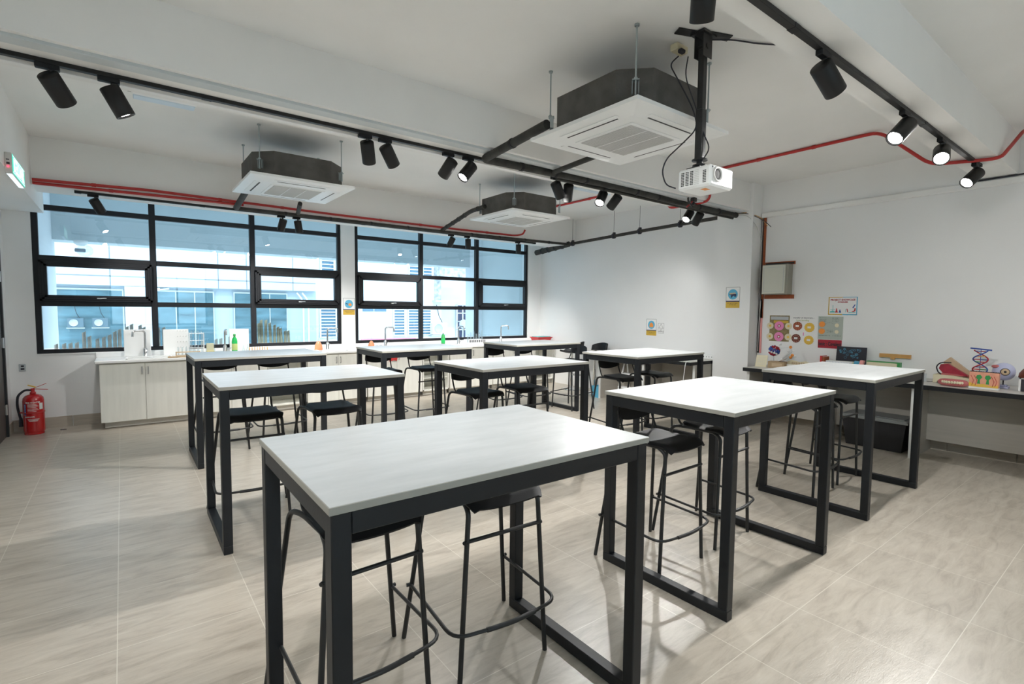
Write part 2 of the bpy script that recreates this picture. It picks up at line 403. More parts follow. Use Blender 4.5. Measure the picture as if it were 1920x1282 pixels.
# ================================================================ OUTSIDE
g = 'ext'
struct('trim_9', MB().box(-3.5, YW+.2, ZC, 12, 11.5, ZC+.2), 'ext_soffit', 'pale soffit over the outside corridor', 'soffit')
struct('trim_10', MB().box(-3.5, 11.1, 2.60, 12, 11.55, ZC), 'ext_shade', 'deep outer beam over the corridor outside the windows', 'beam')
struct('trim_11', MB().box(-3.5, YW+.2, 0, 12, 9.12, .93, 0), 'ext_white', 'white ledge outside the windows carrying the wooden pegs', 'ledge')
struct('trim_12', MB().box(-1.5, 9.12, -4, -.86, 11.5, ZC), 'ext_white', 'white wall of the corridor outside the left window', 'wall')
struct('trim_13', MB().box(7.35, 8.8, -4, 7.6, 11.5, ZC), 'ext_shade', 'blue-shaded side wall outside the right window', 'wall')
struct('trim_14', MB().box(7.1, 10.9, -4, 7.36, 11.3, ZC), 'ext_white', 'narrow column at the end of the outside corridor', 'column')
struct('trim_15', MB().box(-30, 11.6, -4.1, 60, 45, -4.0), 'ext_ground', 'ground of the yard between the buildings', 'ground')
# pegs on the ledge
pegs = [(103, 0.095), (118, 0.1), (130, 0.105), (142, 0.11), (156, 0.25), (166, 0.19), (181, 0.155), (193, 0.175), (204, 0.205), (214, 0.25), (223, 0.28), (237, 0.315), (246, 0.35), (262, 0.335), (269, 0.305), (296, 0.29), (306, 0.3), (378, .08), (404, .11), (413, .12), (430, .15), (485, .35), (491, .40), (497, .40), (507, .355), (514, .32), (521, .285), (527, .265), (534, .22), (541, .22)]
proto = None
def px2x(px, Y):       # position along the ledge for a viewing column
    yaw = .652277; a = (px-960)/957.35
    return Y*math.tan(yaw+math.atan(a))
pg = []
for i, (px, hgt) in enumerate(pegs):
    p = MB(); n = 12; r = .021
    vs = [(r*math.cos(2*PI*k/n), r*math.sin(2*PI*k/n), 0) for k in range(n)]+[(r*math.cos(2*PI*k/n), r*math.sin(2*PI*k/n), hgt+.5*r*math.cos(2*PI*k/n)) for k in range(n)]
    p.add(vs, [tuple(reversed(range(n))), tuple(range(n, 2*n))]); p.add(vs, [(k, (k+1) % n, n+(k+1) % n, n+k) for k in range(n)], 0, True)
    o = p.build('wooden_peg', 'peg_wood' if px < 470 else 'tan', None, (px2x(px, 9.0), 9.0, .93))
    if px >= 470: o.rotation_euler = (0, R(random.uniform(-3, 4)), 0)
    tag(o, 'round grey-brown wooden peg standing on the white ledge outside the left window' if px < 470 else 'thin light wooden peg on the ledge outside, behind the orange drying rack', 'peg',
        'grey-brown pegs on the ledge outside' if px < 470 else 'light thin pegs on the ledge outside')

# camera dome outside
t = thing('security_camera', 'white dome security camera hanging under the outer beam at the left', 'camera', (-.50, 11.0, 2.60))
MB().lathe([(.0, 0), (.09, 0), (.09, -.05), (.05, -.08), (0, -.08)], 20).build('mount', 'white', t)
MB().sphere((.05, 0, -.16), .11, 20, sc=(1, 1, .9)).build('dome', 'clear_sheet', t)
MB().bbox(-.08, -.03, -.19, .06, .03, -.13, .01).build('camera_body', 'joint_grey', t)

# near facade opposite
b1 = thing('office_building', 'white panelled building opposite with dark sliding windows, seen through the left window', 'building', (0, 16, 0))
w = MB()
w.box(-6, .15, -4, 4.75, 6, 2.05); w.build('wall', 'ext_recess_shade', b1)
MB().box(-6, 0, 2.04, 4.70, 6, 5.5).build('upper_wall', 'ext_panel', b1)
jn = MB()
for z in (2.27, 3.25): jn.box(-6, -.004, z-.012, 4.70, .01, z+.012)
for x in (-.2, 2.12, 2.82, 4.05): jn.box(x-.01, -.004, 2.04, x+.01, .01, 5.5)
jn.build('panel_joint', 'joint_grey', b1)
for (a, b) in ((-4, .02), (.72, 1.99), (2.52, 3.88)):
    f = MB().box(a, .10, .45, b, .16, 1.92).build('window', 'window_dark', b1)
    fm = MB().box(a-.03, .08, 1.92, b+.03, .13, 1.96).box(b, .08, .40, b+.03, .13, 1.92).box(a-.03, .08, .40, a, .13, 1.92)
    for q in range(1, 3): xq = a+(b-a)*q/3; fm.box(xq-.012, .085, .45, xq+.012, .12, 1.92)
    fm.build('frame', 'ext_grey', f)
MB().box(-6, -.05, .2, 4.7, .14, .42).build('sill_ledge', 'ext_shade', b1)
for x in (.30, .50): MB().tube([(x, .06, -3), (x, .06, 1.75), (x+.18, .06, 1.95), (x+.5, .06, 2.0)], .022, bend=.15).build('pipe', 'white', b1)
for x in (4.35, 4.5): MB().tube([(x, .06, -3), (x, .06, 1.75), (x-.18, .06, 1.98)], .022, bend=.15).build('pipe', 'white', b1)
MB().box(-.05+.12, -.06, -4, .66, .14, 2.03).build('column', 'ext_panel', b1)

# far sunlit building with louvred windows
b2 = thing('school_building', 'bright white building farther back with tall louvred windows', 'building', (0, 20, 0))
MB().box(4.9, 0, -4, 11.3, 6, 7.0).box(11.3, .6, -4, 20, 6, 7).build('wall', 'ext_white', b2)
def louver(x0, x1, z0, z1, n):
    f = MB().box(x0, -.02, z0, x1, .0, z1).build('louvre_window', 'louver_blue', b2)
    s_ = MB()
    for k in range(n+1):
        z = z0+(z1-z0)*k/n; s_.box(x0-.02, -.06, z-.018, x1+.02, -.02, z+.018)
    s_.box(x0-.05, -.06, z0-.03, x0, -.02, z1+.03).box(x1, -.06, z0-.03, x1+.05, -.02, z1+.03)
    s_.build('slats', 'white', f)
for (a, b) in ((6.05, 6.6), (6.75, 7.3), (9.05, 9.5), (9.7, 10.15), (10.35, 10.75)):
    louver(a, b, .42, 1.62, 10)
for (a, b) in ((6.1, 6.55), (6.7, 7.1), (9.75, 10.2), (10.4, 10.8)):
    louver(a, b, 2.92, 3.9, 7)
for (a, b) in ((7.7, 8.15), (8.2, 8.7)): MB().box(a, -.03, 1.42, b, .0, 1.75).build('window', 'louver_blue', b2)
MB().box(10.85, -.3, 1.85, 15, .3, 1.92).build('canopy', 'ext_panel', b2)
gw = MB().box(12.45, .55, .2, 13.05, .6, 1.75).build('window', 'navy', b2)
gm = MB()
for i in range(3): gm.box(12.43+i*.31-.025, .50, .2, 12.43+i*.31+.025, .55, 1.75)
for i in range(5): gm.box(12.4, .50, .2+i*.385-.02, 13.1, .55, .2+i*.385+.02)
gm.build('window_bars', 'white', gw)
MB().box(7.6, -.12, .05, 10.0, -.06, .30).build('banner_board', 'pink_sign', b2)
text_part('ADORBLE', .26, lambda u, v, w_: (8.95+u, -.13-w_, .155+v), 'white', b2, 'banner_lettering', bold=.006)
MB().tube([(14.3, .5, -3), (14.3, .5, 3.0)], .06).build('drain_pipe', 'ext_panel', b2)

MB().box(10.95, -.02, 1.93, 11.28, 0.0, 7).box(10.95, -.22, 2.9, 12.6, -.02, 3.35).build('stained_wall', 'ext_bark', b2)

def outdoor_unit(loc, label, mt='white', s=1):
    t = thing('air_conditioner_unit', label, 'air conditioner', loc, 0, None); t.scale = (s, s, s)
    MB().bbox(-.36, -.14, 0, .36, .14, .52, .02).build('casing', mt, t)
    MB().lathe([(.0, 0), (.19, 0), (.2, .02), (.2, .0)], 24, c=(-.08, -.15, .27), axis=(0, -1, 0)).build('fan_grille', 'ext_grey', t)
    MB().tube([(.2, 0, .5), (.05, .05, .8), (-.05, .1, 1.3)], .015).build('cable', 'ink', t)
    MB().box(-.4, -.12, -.06, .4, .14, -.01).build('bracket', 'ext_grey', t)
outdoor_unit((11.08, 19.84, .42), 'white outdoor air conditioner unit behind the green bottle, beyond the right window')
outdoor_unit((-.88, 15.93, 1.02), 'leftmost small dark box imitating a reflection in the window opposite', 'reflection_dark', .42)  # unit shape reused to imitate a reflection in the dark window
outdoor_unit((-.42, 15.93, 1.02), 'second small dark box imitating a reflection in the window opposite', 'reflection_dark', .42)  # second imitated reflection, same reused unit shape
fn = thing('standing_fan', 'dark round fan by the barred window of the far building', 'fan', (12.55, 20.2, .55))
MB().lathe([(0, 0), (.2, 0), (.22, .04), (.2, .08), (0, .08)], 22, axis=(0, -1, 0), c=(0, 0, .3)).build('cage', 'ext_grey', fn)
MB().cyl((0, 0, -.4), (0, 0, .3), .03).build('pole', 'ext_grey', fn)
# ================================================================ TABLES
TL, TW, TH = 1.22, .824, 1.05
def make_table():
    t = thing('high_table', '', 'table')
    x0, y0, x1, y1 = 0, 0, TL, TW
    MB().bbox(x0, y0, TH-.022, x1, y1, TH-.0006, .0015).build('edge_board', 'table_edge', t)
    MB().bbox(x0+.0015, y0+.0015, TH-.004, x1-.0015, y1-.0015, TH, .001).build('tabletop', 'tabletop', t)
    a = .006; s = .052; zt = TH-.022
    for (lx, ly) in ((x0+a, y0+a), (x1-a-s, y0+a), (x0+a, y1-a-s), (x1-a-s, y1-a-s)):
        MB().bbox(lx, ly, .052, lx+s, ly+s, zt, .003).build('leg', 'frame_metal', t)
    for ly in (y0+a+.002, y1-a-s+.002): MB().bbox(x0+a+s, ly, zt-.062, x1-a-s, ly+s-.004, zt-.0005, .003).build('apron_rail', 'frame_metal', t)
    for lx in (x0+a+.002, x1-a-s+.002): MB().bbox(lx, y0+a+s, zt-.062, lx+s-.004, y1-a-s, zt-.0005, .003).build('apron_rail', 'frame_metal', t)
    for lx in (x0+a, x1-a-s): MB().bbox(lx, y0+a, 0, lx+s, y1-a, .052, .003).build('floor_rail', 'frame_metal', t)
    return t
tabs = [
 ((.385, 1.23), -.007, 'nearest high table with grey stone-look top and black steel frame, biggest in the view'),
 ((2.323, 1.275), .011, 'high grey-topped table at the right of the nearest one, with two stools tucked under'),
 ((4.318, 1.319), .006, 'high table nearest the showcase desk, in front of the black storage bin'),
 ((.450, 3.504), -.004, 'high table directly behind the nearest table, in the left column'),
 ((2.298, 3.394), -.002, 'middle high table of the whole room, in the centre of the three columns'),
 ((4.295, 3.436), -.002, 'high table in front of the far wall with the hand poster, right column middle row'),
 ((.522, 5.555), .002, 'leftmost high table of the back row, in front of the left window'),
 ((2.343, 5.501), -.002, 'middle high table of the back row, in front of the right window'),
 ((4.289, 5.502), -.001, 'high table in the far right corner, in front of the red tray'),
]
tp = make_table(); G = 'high tables in three rows of three'
for i, ((x, y), a, lab) in enumerate(tabs):
    if i == 0: tp.location = (x, y, 0); tp.rotation_euler = (0, 0, a); tp['label'] = lab; tp['group'] = G
    else: dup(tp, (x, y, 0), a, lab, G)

# ================================================================ STOOLS
def grid_shell(nu, nv, fn, th):
    """a thick sheet from a surface function; thickness follows the normal"""
    P = [[Vector(fn(i/(nu-1), j/(nv-1))) for j in range(nv)] for i in range(nu)]
    N = [[None]*nv for _ in range(nu)]
    for i in range(nu):
        for j in range(nv):
            a = P[min(i+1, nu-1)][j]-P[max(i-1, 0)][j]; b = P[i][min(j+1, nv-1)]-P[i][max(j-1, 0)]
            N[i][j] = a.cross(b).normalized()
    m = MB(); vs = [P[i][j] for i in range(nu) for j in range(nv)]+[P[i][j]-N[i][j]*th for i in range(nu) for j in range(nv)]
    o = nu*nv; fs = []
    for i in range(nu-1):
        for j in range(nv-1):
            a, b, c, d = i*nv+j, (i+1)*nv+j, (i+1)*nv+j+1, i*nv+j+1
            fs += [(a, b, c, d), (o+d, o+c, o+b, o+a)]
    m.add(vs, fs, 0, True); ed = []
    for i in range(nu-1):
        ed += [(i*nv, o+i*nv, o+(i+1)*nv, (i+1)*nv), (i*nv+nv-1, (i+1)*nv+nv-1, o+(i+1)*nv+nv-1, o+i*nv+nv-1)]
    for j in range(nv-1):
        ed += [(j, j+1, o+j+1, o+j), ((nu-1)*nv+j, o+(nu-1)*nv+j, o+(nu-1)*nv+j+1, (nu-1)*nv+j+1)]
    m.add(vs, ed, 0, False)
    return m
def make_stool():
    t = thing('bar_stool', '', 'stool')
    def seat(u, v):      # u across, v front to rear
        uu = 2*u-1
        y = -.245+.355*v
        w = .192-.022*v
        if v < .14: w -= .30*(.14-v)**1.3
        if v > .9: w -= (v-.9)*.22
        z = .772-.010*math.sin(PI*v)
        if v < .22: z -= .038*((.22-v)/.22)**2
        z += .006*uu*uu - .012*max(0, abs(uu)-.86)/.14
        return (uu*w, y+.018*uu*uu*(1 if v < .5 else -1)*(abs(v-.5)*1.2), z)
    grid_shell(15, 15, seat, .012).build('seat', 'black_plastic', t)
    def back(u, v):
        uu = 2*u-1; w = .172-.012*v*v
        zb = .838+.034*abs(uu)**2.2; zt = .985-.03*abs(uu)**3
        z = zb+(zt-zb)*v
        return (uu*w, .168+.022*v-.026*uu*uu, z)
    bk = grid_shell(15, 7, back, .007).build('backrest', 'black_plastic', t)
    r = .0108
    for s in (-1, 1):
        MB().tube([(s*.218, -.205, 0), (s*.174, -.195, .722), (s*.170, -.14, .748)], r, bend=.04).build('leg', 'black_metal', t)
        MB().tube([(s*.280, .225, 0), (s*.196, .150, .748), (s*.172, .06, .750), (s*.168, -.141, .748)], r, bend=.07).build('leg', 'black_metal', t)
        MB().tube([(s*.160, .02, .748), (s*.162, .105, .752), (s*.160, .140, .83), (s*.158, .168, .93)], .0075, bend=.05).build('back_post', 'black_metal', t)
    f = MB(); k = .27
    def at(s, y, z, sx=0): return (s, y, z)
    f.tube([(-.256, .208, .262), (-.262, -.235, .240), (0, -.272, .240), (.262, -.235, .240), (.256, .208, .262)], .0078, bend=.07)
    f.tube([(-.12, -.256, .240), (0, -.268, .240), (.12, -.256, .240)], .0105, bend=.1)
    for s in (-1, 1): f.cyl((s*.245, .200, .262), (s*.275, .203, .262), .009, n=8)
    f.build('footrest', 'black_metal', t)
    MB().cyl((-.192, -.2, .60), (.192, -.2, .60), .0085, n=10).cyl((-.200, -.206, .60), (-.192, -.2, .60), .008, n=8).build('crossbar', 'black_metal', t)
    return t
stl = [
 ((.70, 1.93), 2, 'black bar stool under the left half of the nearest high table'),
 ((1.27, 1.885), -3, 'black bar stool under the right half of the nearest high table'),
 ((2.61, 1.94), 1, 'black bar stool under the left half of the high table right of the nearest one'),
 ((3.21, 1.96), 2, 'black bar stool under the right half of the high table right of the nearest one'),
 ((4.69, 1.975), 2, 'black bar stool under the left half of the table nearest the showcase desk'),
 ((5.25, 1.99), 0, 'black bar stool under the right half of the table nearest the showcase desk'),
 ((.75, 4.20), -2, 'black bar stool under the left half of the table directly behind the nearest one'),
 ((1.30, 4.10), 1, 'black bar stool under the right half of the table directly behind the nearest one'),
 ((2.665, 4.06), 3, 'black bar stool under the left half of the middle table'),
 ((3.22, 4.05), -4, 'black bar stool under the right half of the middle table'),
 ((4.66, 4.02), -2, 'black bar stool under the left half of the table facing the hand poster'),
 ((5.28, 4.04), 3, 'black bar stool under the right half of the table facing the hand poster'),
 ((.84, 6.27), 0, 'black bar stool under the left half of the leftmost back-row table'),
 ((1.40, 6.27), 2, 'black bar stool under the right half of the leftmost back-row table'),
 ((2.61, 6.12), -3, 'black bar stool under the left half of the middle back-row table'),
 ((3.19, 6.10), 2, 'black bar stool under the right half of the middle back-row table'),
 ((4.48, 6.14), 0, 'black bar stool under the left half of the far corner table'),
 ((5.03, 6.12), 2, 'black bar stool under the middle of the far corner table'),
 ((5.60, 5.78), -88, 'black bar stool turned sideways at the right end of the far corner table'),
]
sp = make_stool(); G = 'black bar stools tucked under the high tables'
for i, ((x, y), a, lab) in enumerate(stl):
    if i == 0: sp.location = (x, y, 0); sp.rotation_euler = (0, 0, R(a)); sp['label'] = lab; sp['group'] = G
    else: dup(sp, (x, y, 0), R(a), lab, G)

# ================================================================ BASE CABINETS AND WORKTOP
CT = .865
wt = thing('worktop', 'long white worktop with sinks under the windows', 'worktop', (0, 0, 0))
MB().bbox(-.285, 7.965, CT-.035, XR-.003, YW-.003, CT, .006).build('top', 'worktop_white', wt)
MB().bbox(-.285, YW-.022, CT, XR-.003, YW-.003, CT+.062, .004).build('backsplash', 'worktop_white', wt)
MB().box(XR-.03, 8.03, 0, XR-.004, YW-.004, CT-.036).build('end_panel', 'cab_wood', wt)
units = [(-.245, .215, .675, 'leftmost white cabinet under the worktop, nearest the fire extinguisher'),
         (.695, 1.19, 1.66, 'white two-door cabinet second from the left, behind the leftmost back-row table'),
         (2.22, 2.69, 3.15, 'white two-door cabinet below the pillar between the two windows'),
         (3.17, 3.68, 4.16, 'white two-door cabinet with a red cloth hung on its handle'),
         (4.72, 5.18, 5.66, 'white two-door cabinet behind the middle back-row table'),
         (5.68, 6.2, 6.72, 'white two-door cabinet at the right end of the worktop')]
for (a, mid, b, lab) in units:
    u = thing('base_cabinet', lab, 'cabinet', (a, 8.02, 0), 0, 'white wood-grain cabinets under the worktop')
    wd = b-a; m = mid-a
    MB().box(0, .018, .085, wd, YW-8.02-.02, CT-.038).build('carcass', 'cab_side', u)
    MB().box(.035, .10, .006, wd, .45, .085).build('plinth', 'cab_side', u)
    for (p, q, hx) in ((.002, m-.002, m-.032), (m+.002, wd-.002, m+.032)):
        dr = MB().bbox(p, 0, .088, q, .0175, CT-.052, .002).build('door', 'cab_wood', u)
        MB().tube([(hx, .0, .795-.09+.06), (hx, -.026, .795-.085+.06), (hx, -.026, .68-.005), (hx, .0, .68)], .006, bend=.01).build('handle', 'steel', dr)
def openunit(a, b, lab, n):
    u = thing('shelf_unit', lab, 'shelf', (a, 8.02, 0)); wd = b-a
    MB().box(0, .02, .085, .018, .5, CT-.038).box(wd-.018, .02, .085, wd, .5, CT-.038).box(0, .48, .085, wd, .5, CT-.038).box(.0, .02, .085, wd, .5, .105).build('carcass', 'cab_wood', u)
    MB().box(.035, .10, .006, wd, .45, .085).build('plinth', 'cab_side', u)
    for k in range(n):
        z = .3+k*(.42/n); MB().box(.018, .05, z, wd-.018, .48, z+.018).build('shelf', 'cab_wood', u)
openunit(1.67, 2.21, 'open shelf bay between cabinets, behind the leftmost back-row table', 1)
openunit(4.18, 4.70, 'open bay with two shelves between cabinets under the right window', 2)
openunit(6.74, 7.25, 'open bay at the far right end of the worktop', 1)

def faucet(x, lab, rz=0, y=8.36):
    t = thing('faucet', lab, 'faucet', (x, y, CT+.001), R(rz), 'steel swan-neck faucets on the worktop')
    MB().lathe([(.0, 0), (.032, 0), (.032, .008), (.026, .012), (.025, .10), (.020, .115), (0, .118)], 18).build('base', 'steel', t)
    MB().tube([(0, 0, .10), (0, 0, .325), (0, -.03, .345), (0, -.13, .345), (0, -.15, .335), (0, -.153, .27)], .0125, 12, bend=.03).build('spout', 'steel', t)
    MB().tube([(.02, 0, .06), (.05, -.01, .065), (.075, -.03, .085)], .007, bend=.01).build('lever', 'steel', t)
faucet(.235, 'steel faucet in front of the leftmost white panel', -60)
faucet(1.17, 'slim steel faucet left of the green bottle with white cap', 0)
faucet(2.63, 'steel faucet with the spout to the right, beside the orange spray bottle', 70)
faucet(3.62, 'steel faucet right of the small orange soap bottle, under the right window', 50)
faucet(5.10, 'steel faucet left of the dish rack, by the second green bottle', 10)
faucet(6.10, 'rightmost steel faucet, in front of the last column of the right window', 60)
# sinks: raised rims
for (x, w_, lab) in ((.27, .50, 'white sink below the leftmost faucet'), (2.62, .42, 'white sink beside the orange spray bottle'), (5.1, .42, 'white sink left of the dish rack')):
    t = thing('sink', lab, 'sink', (x, 8.14, CT+.0005))
    rm = MB(); a, b = w_/2, .15
    rm.bbox(-a, -b, 0, a, -b+.022, .011, .003).bbox(-a, b-.022, 0, a, b, .011, .003).bbox(-a, -b, 0, -a+.022, b, .011, .003).bbox(a-.022, -b, 0, a, b, .011, .003)
    rm.build('rim', 'white_plastic', t)
    MB().box(-a+.02, -b+.02, 0, a-.02, b-.02, .002).build('basin', 'grille_grey', t)
    MB().lathe([(0, .0022), (.03, .0022), (.03, .004), (.012, .0035), (0, .0035)], 16).build('drain', 'steel', t)
# panels and things on the worktop
def panel(x0, x1, h, lab):
    t = thing('display_board', lab, 'board', ((x0+x1)/2, 8.455, CT+.001))
    w_ = (x1-x0)/2
    MB().bbox(-w_, -.008, 0, w_, .008, h, .003).build('sheet', 'white_plastic', t)
    return t
panel(.01, .30, .36, 'plain white upright panel behind the leftmost faucet')
p2 = panel(.44, .735, .355, 'white upright panel with rows of drying pegs')
for j in range(4):
    for k in range(4):
        MB().cyl((.015+k*.034, -.008, .33-j*.075), (.015+k*.034, -.05, .338-j*.075), .0035, n=8).build('peg', 'grille_grey', p2)
panel(1.245, 1.50, .35, 'plain white upright panel behind the green bottle with white cap')
# white wire test tube rack
t = thing('tube_rack', 'white wire test tube rack right of the peg panel', 'rack', (.82, 8.34, CT+.001))
fr = MB()
for z in (.10, .20, .30):
    for y in (-.04, .04):
        fr.cyl((-.085, y, z), (.085, y, z), .003, n=6)
    for k in range(5): fr.cyl((-.08+k*.04, -.04, z), (-.08+k*.04, .04, z), .002, n=6)
for x in (-.085, .085):
    for y in (-.04, .04): fr.cyl((x, y, 0), (x, y, .31), .0035, n=6)
fr.build('wire_frame', 'white', t)
for k in range(4):
    MB().lathe([(0, .02), (.009, .028), (.009, .33), (.011, .332), (.009, .334), (.0075, .33), (.0075, .03), (0, .024)], 12, c=(-.06+k*.04, .0, 0)).build('test_tube', 'clear_glass', t)
# wooden racks with tubes
def wrack(x, y, n, lab, tubes, mtl, w_=.30):
    t = thing('wooden_tube_rack', lab, 'rack', (x, y, CT+.001))
    MB().bbox(-w_/2, -.035, 0, w_/2, .035, .014, .002).build('base', 'warm_wood' if tubes == 0 else 'tan', t)
    if tubes == 0:
        for k in range(n):
            xx = -w_/2+.02+k*(w_-.04)/(n-1); MB().cyl((xx, 0, .014), (xx, 0, .085), .0075, .006, n=10).build('peg', 'warm_wood', t)
    else:
        MB().bbox(-w_/2, -.03, .052, w_/2, .03, .062, .002).bbox(-w_/2, -.03, .0, -w_/2+.01, .03, .06, .001).bbox(w_/2-.01, -.03, .0, w_/2, .03, .06, .001).build('shelf', 'tan', t)
        for k in range(n):
            xx = -w_/2+.03+k*(w_-.06)/(n-1)
            MB().lathe([(0, .016), (.010, .024), (.010, .12), (.012, .122), (.010, .124), (.0085, .12), (.0085, .026), (0, .02)], 12, c=(xx, 0, 0)).build('test_tube', 'clear_glass', t)
wrack(.70, 8.17, 6, 'light wooden rack of test tubes in front of the white peg panel', 1, 'tan', .28)
wrack(1.60, 8.30, 8, 'orange wooden drying rack with a row of short pegs', 0, 'warm_wood', .28)
# wooden tray on the edge
t = thing('wooden_tray', 'pale wooden board on the worktop edge left of the test tubes', 'tray', (.59, 8.03, CT+.001))
MB().bbox(-.13, -.05, 0, .13, .05, .014, .004).build('board', 'tan', t)
MB().bbox(-.13, -.05, .014, .13, -.04, .022, .002).build('lip', 'tan', t)
# beaker
t = thing('beaker', 'square plastic jug with yellowish liquid', 'jug', (.985, 8.35, CT+.001))
MB().bbox(-.055, -.05, 0, .055, .05, .165, .012).build('container', 'clear_sheet', t)
MB().bbox(-.051, -.046, .004, .051, .046, .05, .01).build('liquid', 'amber_fluid', t)
MB().bbox(-.045, .01, .03, .045, .04, .155, .004).build('insert', 'cream', t)
t = thing('glass_dish', 'low round glass dish with pale yellow contents', 'dish', (1.09, 8.28, CT+.001))
MB().lathe([(0, 0), (.042, 0), (.05, .02), (.05, .045), (.047, .045), (.046, .02), (.038, .005), (0, .005)], 22).build('bowl', 'clear_glass', t)
MB().lathe([(0, .006), (.036, .006), (.044, .022), (0, .026)], 18).build('contents', 'cream', t)
for x, lab in ((1.40, 'left clear glass flask standing between the green bottle and the orange drying rack'), (1.455, 'right clear glass flask standing just left of the orange drying rack')):
    t = thing('glass_flask', lab, 'flask', (x, 8.30, CT+.001))
    MB().lathe([(0, 0), (.032, 0), (.034, .01), (.012, .09), (.011, .13), (.014, .134), (.010, .134), (.010, .09), (.030, .012), (0, .004)], 18).build('body', 'clear_glass', t)
# green bottles
def gbottle(x, y, h, lab, mt):
    t = thing('bottle', lab, 'bottle', (x, y, CT+.001))
    k = h/.28
    MB().lathe([(0, 0), (.034, 0), (.037, .01), (.037, .17*k), (.030, .21*k), (.014, .235*k), (.013, .245*k), (0, .245*k)], 20).build('body', mt, t)
    MB().lathe([(0, .245*k), (.018, .245*k), (.016, .28*k), (0, .28*k)], 14).build('cap', 'white' if mt == 'green' else 'green', t)
    MB().lathe([(.0372, .05*k), (.0378, .051*k), (.0378, .14*k), (.0372, .141*k)], 20).build('label', 'green_liquid' if mt == 'green' else 'lime', t)
gbottle(1.285, 8.30, .285, 'tall green bottle in front of the third white panel', 'green_liquid')
gbottle(4.73, 8.30, .245, 'green dish soap bottle with white cap under the right window', 'green')
def spray(x, y, s, lab):
    t = thing('spray_bottle', lab, 'bottle', (x, y, CT+.001))
    MB().lathe([(0, 0), (.052*s, 0), (.055*s, .01*s), (.050*s, .06*s), (.028*s, .11*s), (.013*s, .125*s), (0, .126*s)], 20).build('body', 'soap_orange', t)
    MB().lathe([(0, .126*s), (.016*s, .126*s), (.014*s, .15*s), (0, .15*s)], 14).tube([(0, 0, .15*s), (0, 0, .195*s), (0, -.035*s, .2*s)], .004, bend=.01).build('pump', 'clear_sheet', t)
spray(2.47, 8.30, 1.15, 'orange soap bottle with pump under the left window, left of the pillar')
spray(3.335, 8.28, 1.0, 'orange soap bottle under the right window, beside a faucet')
for k, (x, lab) in enumerate(((3.42, 'small clear cup right of the orange soap bottle under the right window'), (3.49, 'small clear cup nearest the faucet under the right window'))):
    t = thing('clear_cup', lab, 'cup', (x, 8.25, CT+.001)); MB().lathe([(0, 0), (.022, 0), (.026, .05), (.024, .05), (.02, .003), (0, .003)], 16).build('cup_body', 'clear_glass', t)
# dish rack
t = thing('dish_rack', 'dish rack with black slots and clear glassware right of a faucet', 'rack', (5.42, 8.28, CT+.001))
MB().bbox(-.2, -.09, 0, .2, .09, .03, .006).build('tray', 'white_plastic', t)
s_ = MB()
for k in range(9): s_.box(-.175+k*.042, -.093, .04, -.155+k*.042, -.088, .085)
s_.build('slots', 'ink', t)
MB().bbox(-.2, -.088, .03, .2, -.082, .095, .002).bbox(-.2, .082, .03, .2, .088, .095, .002).build('rail', 'white', t)
for k in range(6):
    MB().lathe([(0, .03), (.018, .03), (.02, .035), (.018, .20+.03*(k % 3)), (.016, .2+.03*(k % 3)), (.017, .04), (0, .035)], 14, c=(-.16+k*.064, .0, 0)).build('glass_jar', 'clear_glass', t)
t = thing('storage_tray', 'shallow red tray with teal lid at the right end of the worktop', 'tray', (7.02, 8.18, CT+.001))
MB().prism([(-.17, -.12), (.17, -.12), (.17, .12), (-.17, .12)], 0, .0, 0) if False else None
vs = [(-.15, -.1, 0), (.15, -.1, 0), (.15, .1, 0), (-.15, .1, 0), (-.19, -.13, .10), (.19, -.13, .10), (.19, .13, .10), (-.19, .13, .10)]
MB().add(vs, [(3,2,1,0),(4,5,6,7),(0,1,5,4),(1,2,6,5),(2,3,7,6),(3,0,4,7)]).bbox(-.2, -.14, .09, .2, .14, .104, .003).build('tray_body', 'red', t)
MB().bbox(-.17, -.11, .104, .17, .11, .118, .004).build('lid', 'teal', t)
t = thing('cloth', 'red cloth hanging from a cabinet handle behind the middle back-row table', 'cloth', (3.60, 7.985, .66))
grid_shell(7, 7, lambda u, v: (-.09+.18*u*(1-.3*v)+.02*v, .01*math.sin(6*u), .0+.14*(1-v)-.01*math.cos(5*u)), .004).build('fabric', 'red', t)

# ================================================================ WALL DESKS
def desk(y0, y1, panels, lab, nm='wall_desk', xf=6.55):
    t = thing(nm, lab, 'desk', (0, 0, 0))
    MB().bbox(xf, y0, .752, XR-.014, y1, .7985, .002).build('edge_board', 'black_plastic', t)
    MB().box(xf+.004, y0+.004, .7985, XR-.014, y1-.004, .80).build('desktop', 'desk_top', t)
    for y in panels:
        pn = MB().box(6.632, y-.016, 0, XR-.014, y+.016, .7515).build('side_panel', 'desk_panel', t)
        MB().box(6.62, y-.018, 0, 6.632, y+.018, .7515).build('front_edging', 'desk_white', pn)
    MB().box(7.10, y0+.01, .135, 7.118, y1-.01, .7515).build('modesty_panel', 'desk_panel', t)
desk(-2.6, 3.51, (3.47, 2.58, 1.675, .70, -.3, -1.4, -2.5), 'long desk with black edge along the right wall carrying the science models')
desk(4.262, 6.16, (4.285, 5.2, 6.13), 'desk with black edge against the far wall below the hand poster', xf=6.49)
